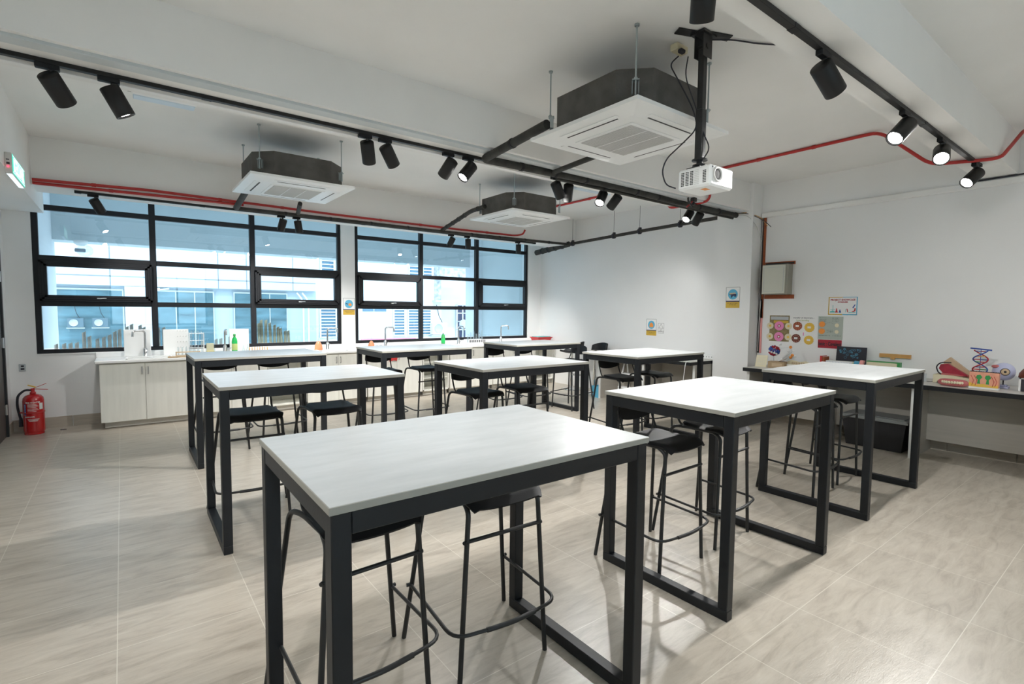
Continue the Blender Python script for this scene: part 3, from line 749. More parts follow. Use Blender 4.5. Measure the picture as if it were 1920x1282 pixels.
# ================================================================ TRACKS AND SPOTLIGHTS
def track(x0, x1, y, z, lab):
    t = thing('light_track', lab, 'light track', (0, y, z))
    MB().bbox(x0, -.019, -.026, x1, .019, 0, .002).build('rail', 'spot_black', t)
    for q_ in (x0, x1): MB().bbox(q_-.03, -.021, -.03, q_+.03, .021, 0, .003).build('end_cap', 'black_plastic', t)
    x = x0+1.2
    while x < x1-.5: MB().bbox(x-.03, -.022, -.028, x+.03, .022, -.002, .002).build('joint', 'black_plastic', t); x += 2.1
    return t
track(-.70, 6.9, 4.07, 2.955, 'long black ceiling track under the middle beam')
track(-.6, 6.52, 1.25, 2.96, 'black ceiling track under the beam nearest the viewer')
track(-.35, 6.3, 7.58, 2.82, 'thin black ceiling track under the window beam')
rt = Vector((.7946, -.6071, 0)); fwv = Vector((.6071, .7946, 0))
def spotlight(x, y, z, d, lab, group, s=1.0, on=1.0, lit=True):
    t = thing('track_spotlight', lab, 'spotlight', (x, y, z), 0, group)
    MB().bbox(-.055*s, -.019, -.028*s, .055*s, .019, 0, .003).build('adapter', 'black_plastic', t)
    hz = Vector((x, y, 0)).normalized(); sd_ = Vector((hz.y, -hz.x, 0))
    dv = (d[0]*sd_+d[1]*hz+Vector((0, 0, -d[2]))).normalized()
    piv = Vector((0.02, 0, -.095*s))
    MB().cyl((.02, 0, -.028*s), (.02, 0, -.05*s), .013*s, .010*s, n=12).cyl((.02, 0, -.05*s), piv, .008*s, n=10).build('stem', 'black_metal', t)
    r, L = .054*s, .175*s
    a = piv-dv*.045*s
    hd = MB().lathe([(0, 0), (r-.004, 0), (r, .004), (r, L-.002), (r-.001, L), (r-.006, L), (r-.008, L-.014), (0, L-.016)], 28, c=a, axis=dv).build('lamp_head', 'spot_black', t)
    lm = MB().lathe([(r-.009, L-.0125), (r-.016, L-.0145), (0, L-.0146)], 24, c=a, axis=dv).build('lens', 'lamp_lens' if on else 'lens_off', hd)
    if on:
        ld = bpy.data.lights.new('lamp', 'SPOT'); ld.energy = SPOT_W*on; ld.spot_size = R(96); ld.spot_blend = 1.0; ld.shadow_soft_size = .03; ld.color = (1, .985, .96)
        lo = bpy.data.objects.new('lamp', ld); C.objects.link(lo); lo.parent = hd
        lo.location = a+dv*(L+.01); lo.rotation_mode = 'QUATERNION'; lo.rotation_quaternion = (-dv).to_track_quat('Z', 'Y')
g1 = 'black cylinder spotlights on the middle track'; z1_ = 2.929
s1 = [(-.30, (.50, .62, .70), 'first from the left'), (-.02, (.45, .08, .85), 'second from the left, with its pale lens showing'),
      (1.60, (.10, .60, .75), 'third from the left, hanging almost straight'), (1.77, (.42, .58, .70), 'fourth from the left, tilted right'),
      (2.37, (-.50, .55, .65), 'fifth from the left, tilted left'), (2.58, (-.50, -.35, .72), 'sixth from the left, with its lit lens showing'),
      (3.66, (.35, .55, .75), 'left one of the pair above the small far cassette unit'), (3.83, (-.08, .62, .75), 'right one of the pair above the small far cassette unit'),
      (4.36, (-.25, -.62, .75), 'glowing one of the pair left of the projector'), (4.60, (-.55, .50, .65), 'tilted dark one of the pair left of the projector'),
      (6.05, (-.35, -.66, .72), 'glowing one below the projector near the right wall'), (6.28, (-.40, .5, .7), 'dark one below the projector, nearest the right wall')]
for x, dd, w in s1:
    spotlight(x, 4.07, z1_, dd, 'middle-track spotlight, '+w, g1, 1.0, .3 if x > 6.2 else .35 if x < 0 else 1.0)
g2 = 'black cylinder spotlights on the near track'
s2 = [(1.90, (-.05, .62, .78), 'cut by the top edge of the view'), (3.05, (.50, .75, .72), 'large dark one above right of the projector'),
      (4.38, (-.42, -.62, .68), 'left one of the three glowing ones'), (5.28, (.0, -.85, .60), 'middle one of the three glowing ones'), (6.38, (-.45, -.66, .62), 'right one of the three glowing ones')]
for i, (x, dd, w) in enumerate(s2):
    spotlight(x, 1.25, 2.934, dd, 'near-track spotlight, '+w, g2, 1.04 if i else .92, 1.0 if i else .25)
for x, dd in ((-.1, (.1, .4, .9)), (1.0, (.1, .5, .9))):  # two unseen lamps added above the view to brighten the nearest table
    spotlight(x, 1.25, 2.934, dd, 'unseen fill spotlight added on the near track above the nearest table', 'unseen fill spotlights added above the nearest table', 1.04, .45)
g3 = 'small black spotlights on the window track'
s3 = [(-.22, (.42, .40, .75), 'alone at the left end in front of the left window'), (1.78, (-.25, .35, .9), 'left one of the pair below the left cassette unit'), (1.98, (.14, .35, .9), 'right one of the pair below the left cassette unit'),
      (4.47, (-.40, .35, .8), 'left one of the pair in front of the right window'), (4.79, (.02, .35, .9), 'right one of the pair in front of the right window'), (5.90, (0, .35, .9), 'alone at the right end before the corner')]
for x, dd, w in s3:
    spotlight(x, 7.58, 2.794, dd, 'window-track spotlight, '+w, g3, .92, .45 if x < 0 else .8)
# unseen track and spotlights added behind the viewer to brighten the room
track(.0, 6.2, -1.5, ZC, 'unseen black ceiling track added behind the viewer for fill light')
for x, dd, k in ((.4, (0.2, .2, .9), 1), (1.8, (-.2, .1, 1), 2), (3.2, (.2, .3, .9), 3), (4.6, (0, .2, .9), 4), (6.0, (-.3, .2, .9), 5)):
    spotlight(x, -1.5, ZC-.026, dd, 'unseen fill spotlight on the added track behind the viewer', 'unseen fill spotlights added behind the viewer', 1.0, .45 if k < 3 else 1.0)

# ================================================================ CASSETTE AIR CONDITIONERS
def cassette(x, y, lab, sz=1.0, louv=False):
    t = thing('ceiling_cassette', lab, 'air conditioner', (x, y, 2.80), 0, 'suspended cassette air conditioners')
    h = sz/2; b = h-.06; c = .17
    oct_ = [(-b+c, -b), (b-c, -b), (b, -b+c), (b, b-c), (b-c, b), (-b+c, b), (-b, b-c), (-b, -b+c)]
    MB().prism(oct_, .045, .285).build('body', 'foam_dark', t)
    p = MB(); e = .02
    p.add([(-h, -h, .042), (h, -h, .042), (h, h, .042), (-h, h, .042), (-h, -h, .018), (h, -h, .018), (h, h, .018), (-h, h, .018),
           (-h+.16, -h+.16, 0), (h-.16, -h+.16, 0), (h-.16, h-.16, 0), (-h+.16, h-.16, 0)],
          [(0, 1, 2, 3), (0, 4, 5, 1), (1, 5, 6, 2), (2, 6, 7, 3), (3, 7, 4, 0), (4, 8, 9, 5), (5, 9, 10, 6), (6, 10, 11, 7), (7, 11, 8, 4)])
    p.add([(-h+.16, -h+.16, 0), (h-.16, -h+.16, 0), (h-.16, h-.16, 0), (-h+.16, h-.16, 0)], [(0, 3, 2, 1)])
    p.build('panel', 'white_plastic', t)
    gq = h-.27
    gm = MB().bbox(-gq-.03, -gq-.03, -.006, gq+.03, gq+.03, .0, .003).build('grille_frame', 'white_plastic', t)
    gs = MB(); n = 34
    gs.box(-gq, -gq, -.0085, gq, gq, -.0065)
    for k in range(n): yy = -gq+(k+.5)*2*gq/n; gs.box(-gq, yy-.003, -.0115, gq, yy+.003, -.0085)
    gs.build('grille', 'grille_grey', t)
    bars = MB()
    for q in (-gq/3, gq/3): bars.box(q-.004, -gq, -.013, q+.004, gq, -.0115)
    bars.build('grille_bar', 'white_plastic', t)
    o = h-.115; lw = h-.24
    for k in range(4):
        ca, sa = round(math.cos(k*PI/2)), round(math.sin(k*PI/2))
        f = lambda u, v, w_: (u*ca-v*sa, u*sa+v*ca, w_)
        q = MB()
        def rb(u0, v0, w0, u1, v1, w1, mb=q):
            A = f(u0, v0, w0); B_ = f(u1, v1, w1); mb.box(A[0], A[1], A[2], B_[0], B_[1], B_[2])
        rb(-lw, -o-.035, .004, lw, -o+.035, .0075)
        q.build('louver', 'white_plastic', t)
        q2 = MB(); rb(-lw+.03, -o+.012, .002, lw-.03, -o+.024 if not louv or k != 3 else -o+.05, .0038, q2); q2.build('air_slot', 'dark_slot', t)
    rr = b+.0-.005
    for (sx, sy) in ((-1, -1), (1, -1), (1, 1), (-1, 1)):
        cx, cyy = sx*(b-.045), sy*(b-.045)
        MB().cyl((cx, cyy, .10), (cx, cyy, ZC-2.80), .0055, n=8).cyl((cx, cyy, ZC-2.80-.012), (cx, cyy, ZC-2.80-.001), .016, n=12).build('hanger_rod', 'zinc', t)
        br = MB()
        d_ = Vector((sx, sy, 0)).normalized(); sd = Vector((-d_.y, d_.x, 0)); pc = Vector((cx, cyy, 0))
        br.obox(pc+Vector((0, 0, .19))-d_*.008, sd*.022, d_*.022, (0, 0, .003))
        for q in (-1, 1): br.obox(pc+sd*q*.02+Vector((0, 0, .15))-d_*.012, sd*.002, d_*.012, (0, 0, .042))
        br.cyl((cx, cyy, .193), (cx, cyy, .205), .012, n=6)
        br.build('hanger_bracket', 'zinc', t)
cassette(3.03, 2.58, 'large dark-boxed ceiling cassette air conditioner beside the projector', 1.02)
cassette(1.53, 6.00, 'left ceiling cassette air conditioner hanging in front of the left window', 1.02, True)
cassette(4.54, 5.80, 'far ceiling cassette air conditioner hanging before the right window', 1.02)

# ================================================================ PIPES
def pipe_thing(name, lab, pts, r, mt, rings=0, bend=.08, cat='pipe'):
    t = thing(name, lab, cat, pts[0]); o = Vector(pts[0]); P = [Vector(p)-o for p in pts]
    MB().tube(P, r, 12, bend=bend).build('pipe', mt, t)
    if rings:
        for i in range(len(P)-1):
            d_ = P[i+1]-P[i]; L = d_.length; n = int(L/rings)
            for k in range(1, n+1):
                c = P[i]+d_*(k/(n+1)); MB().cyl(c-d_.normalized()*.014, c+d_.normalized()*.014, r*1.16, n=12).build('clamp', 'black_plastic', t)
    return t
mat('pipe_foam', (.035, .034, .03), .8, bump=.35, bscale=35, var=.45, vscale=9)
pipe_thing('insulated_pipe', 'black insulated pipe from the large cassette unit along the middle beam to the right wall',
   [(2.59, 2.98, 2.93), (2.66, 3.93, 2.90), (4.4, 3.93, 2.925), (5.6, 3.93, 2.90), (6.98, 3.92, 2.90)], .036, 'pipe_foam', .48, .05)
pipe_thing('insulated_pipe', 'short black insulated pipe from under the large cassette unit to the middle beam', [(3.36, 3.05, 2.90), (3.45, 3.86, 2.90)], .024, 'pipe_foam', 0)
pipe_thing('insulated_pipe', 'thin black pipe running under the long pipe on the middle beam', [(3.6, 3.985, 2.885), (5.0, 3.985, 2.88), (6.95, 3.955, 2.865)], .018, 'pipe_foam', .9, .05)
pipe_thing('insulated_pipe', 'black pipe from the far cassette unit to the window beam', [(4.05, 5.95, 2.96), (4.05, 6.3, 2.95), (4.22, 7.44, 2.83)], .03, 'pipe_foam', .25, .1)
pipe_thing('insulated_pipe', 'short black pipe dropping from the left cassette unit to the window beam', [(1.18, 6.52, 2.88), (1.20, 7.38, 2.80)], .035, 'pipe_foam', 0)
pipe_thing('insulated_pipe', 'second short black pipe between the left cassette unit and the window beam', [(1.85, 6.9, 2.86), (1.95, 7.38, 2.82)], .028, 'pipe_foam', 0)
pipe_thing('insulated_pipe', 'black pipe along the window beam below the red conduit', [(1.2, 7.42, 2.80), (4.2, 7.42, 2.80), (7.10, 7.40, 2.83)], .024, 'pipe_foam', .7, .05)
pipe_thing('insulated_pipe', 'thin white pipe along the window beam right of the far cassette unit', [(4.9, 7.46, 2.845), (7.05, 7.45, 2.86)], .014, 'white', 0)
wp = pipe_thing('insulated_pipe', 'black pipe hung along the far right wall from wire hangers', [(7.10, 7.42, 2.845), (7.10, 5.6, 2.90), (7.08, 4.0, 2.93), (7.02, 3.95, 2.93)], .028, 'pipe_foam', 0, .05)
for (y, z) in ((6.30, 2.88), (5.72, 2.897), (4.92, 2.912), (7.36, 2.846)):
    hg = MB().cyl((0, y-7.42, z-2.845), (0, y-7.42, ZC-2.845), .003, n=6)
    hg.lathe([(.028, -.02), (.048, -.02), (.048, .02), (.028, .02)], 14, c=(0, y-7.42, z-2.845), axis=(0, 1, 0))
    hg.bbox(-.012, y-7.42-.02, z-2.845+.04, .03, y-7.42+.02, z-2.845+.065, .003)
    hg.build('hanger', 'ink', wp)
pipe_thing('insulated_pipe', 'thick bundled dark pipe ending above the right edge of the right window', [(7.06, 7.42, 2.84), (7.00, 8.35, 2.74)], .055, 'pipe_foam', .22, .05)
pipe_thing('ledge_cable', 'black cable lying on the plaster ledge at the upper right', [(7.262, 1.42, 2.944), (7.262, .9, 2.950), (7.262, -.5, 2.95)], .008, 'ink', 0, cat='cable')
# loose wires
t = thing('loose_wires', 'loose brown and grey wires hanging from the pipe end by the column', 'wires', (6.98, 3.92, 2.92))
for k, (mt, p) in enumerate((('warm_wood', [(0, 0, 0), (.08, -.12, .02), (.14, -.30, -.08), (.14, -.38, -.20)]), ('ink', [(0, 0, .01), (.08, -.14, .0), (.12, -.34, -.12), (.12, -.44, -.22)]), ('grille_grey', [(0, 0, -.01), (.06, -.14, -.03), (.1, -.26, -.2), (.12, -.32, -.42)]), ('ink', [(0, 0, .02), (.1, -.1, .03), (.16, -.2, .04)]))):
    MB().tube(p, .005, 6, bend=.08).build('wire', mt, t)

def red(pts, lab, clips=()):
    t = thing('red_conduit', lab, 'conduit', pts[0]); o = Vector(pts[0]); P = [Vector(p)-o for p in pts]
    MB().tube(P, .016, 10, bend=.09).build('pipe', 'red_pipe', t)
    for i in range(len(P)-1):
        d_ = (P[i+1]-P[i]); L = d_.length
        if L > .8:
            for k in range(1, int(L/.75)+1):
                c = P[i]+d_*(k/(int(L/.75)+1)); MB().cyl(c-d_.normalized()*.02, c+d_.normalized()*.02, .020, n=10).build('coupling', 'red_pipe', t)
    return t
red([(-.71, 7.43, 2.86), (.3, 7.46, 2.90), (2.5, 7.46, 2.875), (4.5, 7.46, 2.875), (5.75, 7.46, 2.885), (5.9, 7.42, 2.92), (5.93, 7.40, 3.0)], 'long red conduit along the beam above the windows')
red([(-.71, 7.46, 2.83), (.6, 7.478, 2.855), (1.3, 7.478, 2.86)], 'short second red conduit below the long one at the left end of the window beam')
red([(5.98, 7.3, 3.31), (5.98, 4.36, 3.31), (5.98, 4.345, 2.935), (5.98, 3.72, 2.935), (5.98, 3.71, 3.31), (5.97, 1.90, 3.31), (6.12, 1.52, 2.94), (6.33, 1.07, 2.935), (6.86, 1.0, 3.29), (7.26, .82, 3.305)], 'red conduit crossing the ceiling from the far corner past the projector to the upper right')

# ================================================================ SIGNS ON THE BEAM, LIGHTS
t = thing('exit_sign', 'green and white lit exit sign reading KELUAR on the left beam', 'sign', (-.725, 6.24, 2.70))
MB().bbox(.001, -.34, -.085, .046, .34, .085, .004).build('housing', 'grille_grey', t)
MB().bbox(.046, -.33, -.078, .0475, .33, .078, .0005).build('sign_face', 'exit_green', t)
MB().box(.049, -.32, -.068, .0495, .32, -.064).box(.049, -.32, .064, .0495, .32, .068).build('border_line', 'exit_text', t)
text_part('KELUAR', .155, lambda u, v, w_: (.0492+w_, u, v-.005), 'exit_text', t, 'lettering', bold=.003)
MB().box(.008, -.32, -.0875, .04, .32, -.0852).build('bottom_light', 'exit_glow', t)
MB().cyl((.022, -.3405, -.03), (.022, -.346, -.03), .006, n=10).build('indicator_light', 'led_red', t)
MB().box(.010, -.3415, .022, .030, -.3402, .030).box(.012, -.3415, -.012, .032, -.3402, .004).build('test_button', 'ink', t)
def batten(x0, y0, x1, y1, lab):
    t = thing('light_batten', lab, 'ceiling light', (x0, y0, ZC))
    dx = x1-x0
    MB().bbox(0, -.03, -.045, dx, .03, 0, .004).build('body', 'white_plastic', t)
    MB().bbox(.01, .03, -.05, dx-.01, .14, -.003, .006).build('diffuser', 'batten_lens', t)
    MB().bbox(-.03, -.025, -.035, .0, .025, -.002, .004).build('end_cap', 'ink', t)
batten(.12, 5.33, .58, 5.33, 'small unlit light batten on the ceiling left of the left cassette unit')
batten(5.2, 5.30, 5.95, 5.30, 'small unlit light batten on the ceiling near the far cassette unit')
t = thing('ceiling_tag', 'small yellow tag stuck at the edge of the middle beam', 'tag', (1.36, 4.312, 2.99)); MB().box(-.02, .0005, -.012, .02, .002, .012).build('paper', 'ochre', t)

# ================================================================ PROJECTOR AND MOUNT
t = thing('projector_mount', 'black ceiling mount pole with slotted bracket wings holding the projector', 'mount', (3.05, 1.98, ZC))
MB().obox((-.10, .05, -.006), (.075, -.03, 0), (.016, .03, 0), (0, 0, .004)).obox((.10, -.05, -.006), (.075, -.03, 0), (.016, .03, 0), (0, 0, .004)).obox((0, 0, -.012), (.07, 0, 0), (0, .05, 0), (0, 0, .008)).build('ceiling_plate', 'black_metal', t)
MB().bbox(-.05, -.034, -.16, .05, -.028, -.01, .002).bbox(-.05, .028, -.16, .05, .034, -.01, .002).cyl((0, -.04, -.09), (0, .04, -.09), .02, n=14).build('bracket', 'black_metal', t)
MB().bbox(-.021, -.021, -.5, .021, .021, -.10, .003).bbox(-.025, -.025, -.80, .025, .025, -.48, .003).build('pole', 'black_metal', t)
hl = MB()
for k in range(16): hl.cyl((-.0215, 0, -.17-k*.02), (-.0225, 0, -.17-k*.02), .004, n=8)
hl.build('slots', 'dark_slot', t)
MB().lathe([(0, -.80), (.05, -.80), (.05, -.808), (.02, -.812), (.02, -.83), (.045, -.835), (.045, -.845), (0, -.845)], 18).cyl((0, 0, -.845), (0, 0, -.868), .018, n=12).obox((0, 0, -.862), (.07, .0, 0), (0, .05, 0), (0, 0, .003)).build('swivel', 'black_metal', t)
pz = 2.34; ph = .125
t = thing('projector', 'white projector with round lens hanging from the black pole', 'projector', (3.085, 1.955, pz-.01)); t.scale = (1.1, 1.1, 1.06)
x0, x1, y0, y1 = -.115, .125, -.105, .115
MB().bbox(x0, y0, 0, x1, y1, ph, .012).build('casing', 'white_plastic', t)
vt = MB()
for c0 in (-.10+.165, -.10+.195-.06, -.10+.17+.045-.11):
    pass
for col, (ya, n) in enumerate(((.088, 9), (.058, 9), (.028, 9), (-.055, 8))):
    for k in range(n):
        z = .022+k*.0095
        for q in range(2 if col < 3 else 2): vt.box(x0-.0012, ya-.011*q-.009, z, x0+.001, ya-.011*q, z+.0055)
vt.build('vent', 'dark_slot', t)
rg = MB()
for k in range(9): rg.box(x0-.0016, -.03, .02+k*.0105, x0-.0002, .0, .022+k*.0105)
rg.build('rib', 'grille_grey', t)
MB().lathe([(.044, 0), (.047, .006), (.043, .012), (.034, .008), (.03, .002)], 26, c=(-.05, y0, .07), axis=(0, -1, 0)).build('lens_ring', 'grille_grey', t)
MB().lathe([(0, .0015), (.031, .0015), (.031, .004), (.02, .003), (0, .006)], 24, c=(-.05, y0, .07), axis=(0, -1, 0)).build('lens', 'dark_slot', t)
MB().cyl((-.098, y0-.0002, .108), (-.098, y0-.002, .108), .006, n=10).build('sensor', 'ink', t)
MB().box(-.06, -.04, -.001, -.01, -.005, .0).build('sticker', 'orange', t)
text_part('BenQ', .02, lambda u, v, w_: (.085+u, y0-w_-.0004, .095+v), 'grille_grey', t, 'lettering') if False else None
# cable, socket box and plug at the ceiling
t = thing('projector_cable', 'thin black cable looping beside the projector pole', 'cable', (3.0, 2.05, ZC-.10))
MB().tube([(0, .08, 0), (-.04, .12, -.05), (.02, .06, -.20), (.03, -.03, -.38), (.03, -.06, -.5), (-.02, .0, -.58), (-.14, .05, -.70), (-.16, .07, -.78), (-.10, .08, -.86), (-.02, .06, -.872)], .0045, 8, bend=.08).build('left_cable', 'ink', t)
MB().tube([(.02, .02, -.02), (-.01, .02, -.15), (.03, -.05, -.38), (.045, -.10, -.55), (.09, -.12, -.63), (.03, -.1, -.72)], .004, 8, bend=.08).tube([(0.07, -.08, -.76), (.12, -.05, -.72), (.20, -.1, -.735), (.19, -.13, -.76)], .004, 8, bend=.04).build('right_cable', 'ink', t)
t = thing('ceiling_cable', 'black cable running across the ceiling to the right of the projector bracket', 'cable', (3.10, 1.95, ZC-.035))
MB().tube([(0, 0, 0), (.15, -.06, .024), (.35, -.14, .026), (.58, -.3, .028)], .005, 8, bend=.1).build('wire', 'ink', t)
t = thing('socket_box', 'small cream socket box with black plug beside the projector bracket', 'socket', (3.06, 2.17, ZC))
MB().bbox(-.06, -.03, -.045, .06, .03, -.001, .004).build('box', 'cream', t)
MB().bbox(-.055, -.06, -.075, -.005, -.025, -.046, .008).build('plug', 'ink', t)
t = thing('hanging_camera', 'small black device hanging below the projector near the pipe', 'camera', (5.72, 3.78, 2.84))
MB().cyl((0, 0, .02), (0, 0, .10), .014, n=10).bbox(-.03, -.03, .06, .03, .03, .11, .004).build('clip', 'black_metal', t)
MB().tube([(-.09, .02, .10), (-.11, 0, .05), (-.05, -.02, -.01)], .012, 8, bend=.03).build('arm', 'black_metal', t)
"""red tie"""
MB().tube([(-.14, 0, -.02), (-.05, 0, .04), (-.02, 0, .07)], .008, 6).build('tie', 'red', t)
# ================================================================ WALL SIGNS AND POSTERS
def wallmap(t_x, flip=True):
    return lambda u, v, w_: (-w_, -u, v)
def disc(mb, f, cu, cv, r, w0, w1, m=0, n=22, jag=0):
    vs = []; 
    for w_ in (w0, w1):
        for k in range(n):
            rr = r*(1+jag*(.5 if k % 2 else -.5)); vs.append(f(cu+rr*math.cos(2*PI*k/n), cv+rr*math.sin(2*PI*k/n), w_))
    mb.add(vs, [tuple(reversed(range(n))), tuple(range(n, 2*n))]+[(k, (k+1) % n, n+(k+1) % n, n+k) for k in range(n)], m)
def rect(mb, f, u0, v0, u1, v1, w0, w1, m=0):
    A = f(u0, v0, w0); B_ = f(u1, v1, w1); mb.box(A[0], A[1], A[2], B_[0], B_[1], B_[2], m)
def poly(mb, f, pts, w0, w1, m=0):
    n = len(pts); vs = [f(u, v, w0) for u, v in pts]+[f(u, v, w1) for u, v in pts]
    mb.add(vs, [tuple(reversed(range(n))), tuple(range(n, 2*n))]+[(k, (k+1) % n, n+(k+1) % n, n+k) for k in range(n)], m)
FR = lambda u, v, w_: (-w_, -u, v)     # on the right wall
FB = lambda u, v, w_: (u, -w_, v)      # on the back wall
def scribble(mb, f, u0, v0, u1, n, h=.008, w=.0016):
    """a line of handwriting as small strokes"""
    u = u0; k = 0
    while u < u1:
        L = random.uniform(.006, .016)
        rect(mb, f, u, v0-h*.4*random.random(), min(u+L, u1), v0+h*.3, w, w+.0003)
        u += L+random.uniform(.003, .008)
def safety_poster(loc, f, w_, h_, lab, art):
    t = thing('safety_poster', lab, 'poster', loc)
    a, b = w_/2, h_/2
    p = MB(); rect(p, f, -a, -b, a, b, .0005, .002); p.build('sheet', 'white', t)
    q = MB(); e = .004
    for (u0, v0, u1, v1) in ((-a, -b, -a+e, b), (a-e, -b, a, b), (-a, b-e, a, b)): rect(q, f, u0, v0, u1, v1, .002, .0024)
    q.build('border', 'ink', t)
    q = MB(); disc(q, f, 0, b*.30, min(a*.78, b*.5), .002, .0026); q.build('blue_disc', 'skyblue', t)
    q = MB(); rect(q, f, -a, -b, a, -b*.42, .002, .0026); q.build('yellow_band', 'ochre', t)
    q = MB(); rect(q, f, -a, -b*.42, a, -b*.32, .002, .0028); q.build('dark_band', 'navy', t)
    s_ = MB(); scribble(s_, f, -a*.75, -b*.58, a*.75, 8, .01, .0027); scribble(s_, f, -a*.5, -b*.72, a*.5, 8, .01, .0027); s_.build('small_print', 'ink', t)
    art(t, f, a, b)
    return t
def art_hand(t, f, a, b):
    q = MB(); poly(q, f, [(-a*.05, b*.12), (a*.35, b*.02), (a*.5, b*.25), (a*.2, b*.42), (-a*.1, b*.3)], .0027, .003); q.build('orange_hand', 'orange', t)
    q = MB(); poly(q, f, [(-a*.55, b*.42), (-a*.1, b*.32), (-a*.12, b*.24), (-a*.5, b*.30)], .0027, .003); q.build('dark_bottle', 'navy', t)
def art_palm(t, f, a, b):
    q = MB(); poly(q, f, [(-a*.35, b*.0), (a*.35, b*.0), (a*.4, b*.25), (a*.2, b*.5), (0, b*.58), (-a*.22, b*.5), (-a*.4, b*.25)], .0027, .003)
    q.build('orange_flame', 'orange', t)
def art_bench(t, f, a, b):
    q = MB(); poly(q, f, [(-a*.5, b*.42), (a*.35, b*.48), (a*.4, b*.36), (-a*.4, b*.30)], .0029, .0032); q.build('tan_tool', 'tan', t)
    q = MB(); poly(q, f, [(-a*.6, b*.35), (a*.5, b*.34), (a*.5, b*.12), (a*.28, b*.02), (a*.2, b*.16), (0, b*.14), (-a*.15, -b*.02), (-a*.3, b*.0), (-a*.25, b*.2)], .0027, .003); q.build('dark_glove', 'navy', t)
safety_poster((3.055, YW, 1.565), FB, .20, .28, 'blue-disc safety poster with a yellow foot on the pillar between the windows', art_hand)
safety_poster((XR, 5.575, 1.255), FR, .21, .285, 'blue-disc safety poster with an orange hand on the far right wall', art_palm)
safety_poster((7.05, 3.965, 1.742), FR, .21, .30, 'blue-disc safety poster with a dark glove on the square column', art_bench)
t = thing('warning_sign', 'small white warning triangle sign right of the orange hand poster', 'sign', (XR, 5.375, 1.245))
q = MB(); rect(q, FR, -.06, -.085, .06, .085, .0005, .002); q.build('sheet', 'white', t)
q = MB()
for (u0, v0, u1, v1) in ((-.06, -.085, -.057, .085), (.057, -.085, .06, .085), (-.06, .082, .06, .085), (-.06, -.085, .06, -.082)): rect(q, FR, u0, v0, u1, v1, .002, .0024)
for (a, b) in (((-.045, .0), (0, .07)), ((0, .07), (.045, .0)), ((-.045, .0), (.045, .0))):
    du, dv = b[0]-a[0], b[1]-a[1]; L = math.hypot(du, dv); nu, nv = -dv/L*.002, du/L*.002
    poly(q, FR, [(a[0]-nu, a[1]-nv), (b[0]-nu, b[1]-nv), (b[0]+nu, b[1]+nv), (a[0]+nu, a[1]+nv)], .002, .0024)
q.build('triangle_outline', 'ink', t)
text_part('HOT\nSURFACE', .026, lambda u, v, w_: FR(u, v-.045, .0022+w_), 'ink', t)

# distribution box with rusty surround
t = thing('distribution_box', 'beige electrical distribution box with rusty orange edges on the right wall', 'electrical box', (XR, 3.43, 1.985))
MB().bbox(-.145, -.175, -.205, -.001, .175, .205, .006).build('casing', 'dbgrey_dark', t)
MB().bbox(-.158, -.145, -.195, -.1452, .165, .195, .004).build('door', 'dbgrey', t)
q = MB(); ed = [(-.15, -.13, .15, -.126), ]
for (a, b, c, d_) in ((-.125, -.165, -.120, .165), (.14, -.165, .145, .165)): q.box(-.1595, a, b, -.158, c, d_)
for z in (-.165, .162): q.box(-.1595, -.125, z, -.158, .145, z+.004)
q.build('door_groove', 'ext_grey', t)
q = MB().box(-.018, -.205, -.262, -.0005, .195, -.208).box(-.018, -.205, .207, -.0005, .20, .250)
q.build('rusty_band', 'rust', t)
MB().box(-.0195, -.195, .212, -.0175, .19, .236).build('gap', 'dark_slot', t)
t = thing('cable_chase', 'dark vertical cable gap with orange edge beside the column', 'cable chase', (XR, 3.68, 0))
MB().box(-.012, -.012, .95, -.0005, .024, 2.90).build('gap', 'dark_slot', t)
MB().box(-.016, -.040, 1.45, -.0005, -.012, 2.90).box(-.016, -.040, 2.895, -.0005, .02, 2.915).build('painted_edge', 'rust', t)
MB().box(-.016, -.034, .95, -.0005, -.012, 1.72).build('bare_edge', 'salmon', t)
MB().tube([(-.014, .012, 2.88), (-.02, .015, 2.0), (-.016, .0, 1.5), (-.02, .01, .97)], .005, 6, bend=.1).tube([(-.02, -.01, 1.7), (-.03, -.0, 1.4), (-.02, .012, .97)], .004, 6, bend=.1).build('cable', 'grille_grey', t)

# donut style student posters
t = thing('student_poster', 'brown poster with two pink and four cream paper plates', 'poster', (XR, 3.405, 1.31), 0, 'student posters on the right wall')
q = MB(); rect(q, FR, -.135, -.18, .135, .18, .0005, .002); q.build('sheet', 'olive', t)
q = MB(); rect(q, FR, -.12, .12, .12, .165, .002, .0024); q.build('title_strip', 'ext_grey', t)
q = MB(); rect(q, FR, -.08, .075, .12, .11, .002, .0023); q.build('yellow_strip', 'ochre', t)
for cv in (.035, -.115):
    for cu, mt, r in ((0, 'pink', .064), (-.125, 'cream', .046), (.125, 'cream', .046)):
        q = MB(); disc(q, FR, cu, cv, r, .003, .006 if cu else .008); pl = q.build('paper_plate', mt, t)
        q = MB(); disc(q, FR, cu, cv, r*.34, .008 if cu == 0 else .006, .0095 if cu == 0 else .0075); q.build('plate_centre', 'darkred' if cu == 0 else 'yellow', pl)
        if cu == 0:
            q = MB(); disc(q, FR, cu, cv, r*.2, .0095, .0105); q.build('white_dot', 'white', pl)
t = thing('student_poster', 'white handwritten poster with four brown and yellow donut shapes', 'poster', (XR, 3.09, 1.278), 0, 'student posters on the right wall')
q = MB(); rect(q, FR, -.165, -.21, .165, .21, .0005, .002); q.build('sheet', 'white', t)
text_part('transfer of electrons -', .03, lambda u, v, w_: FR(u+.0, v+.185, .0024+w_), 'ink', t)
text_part('Ionic bonding', .03, lambda u, v, w_: FR(u-.01, v+.15, .0024+w_), 'lime', t)
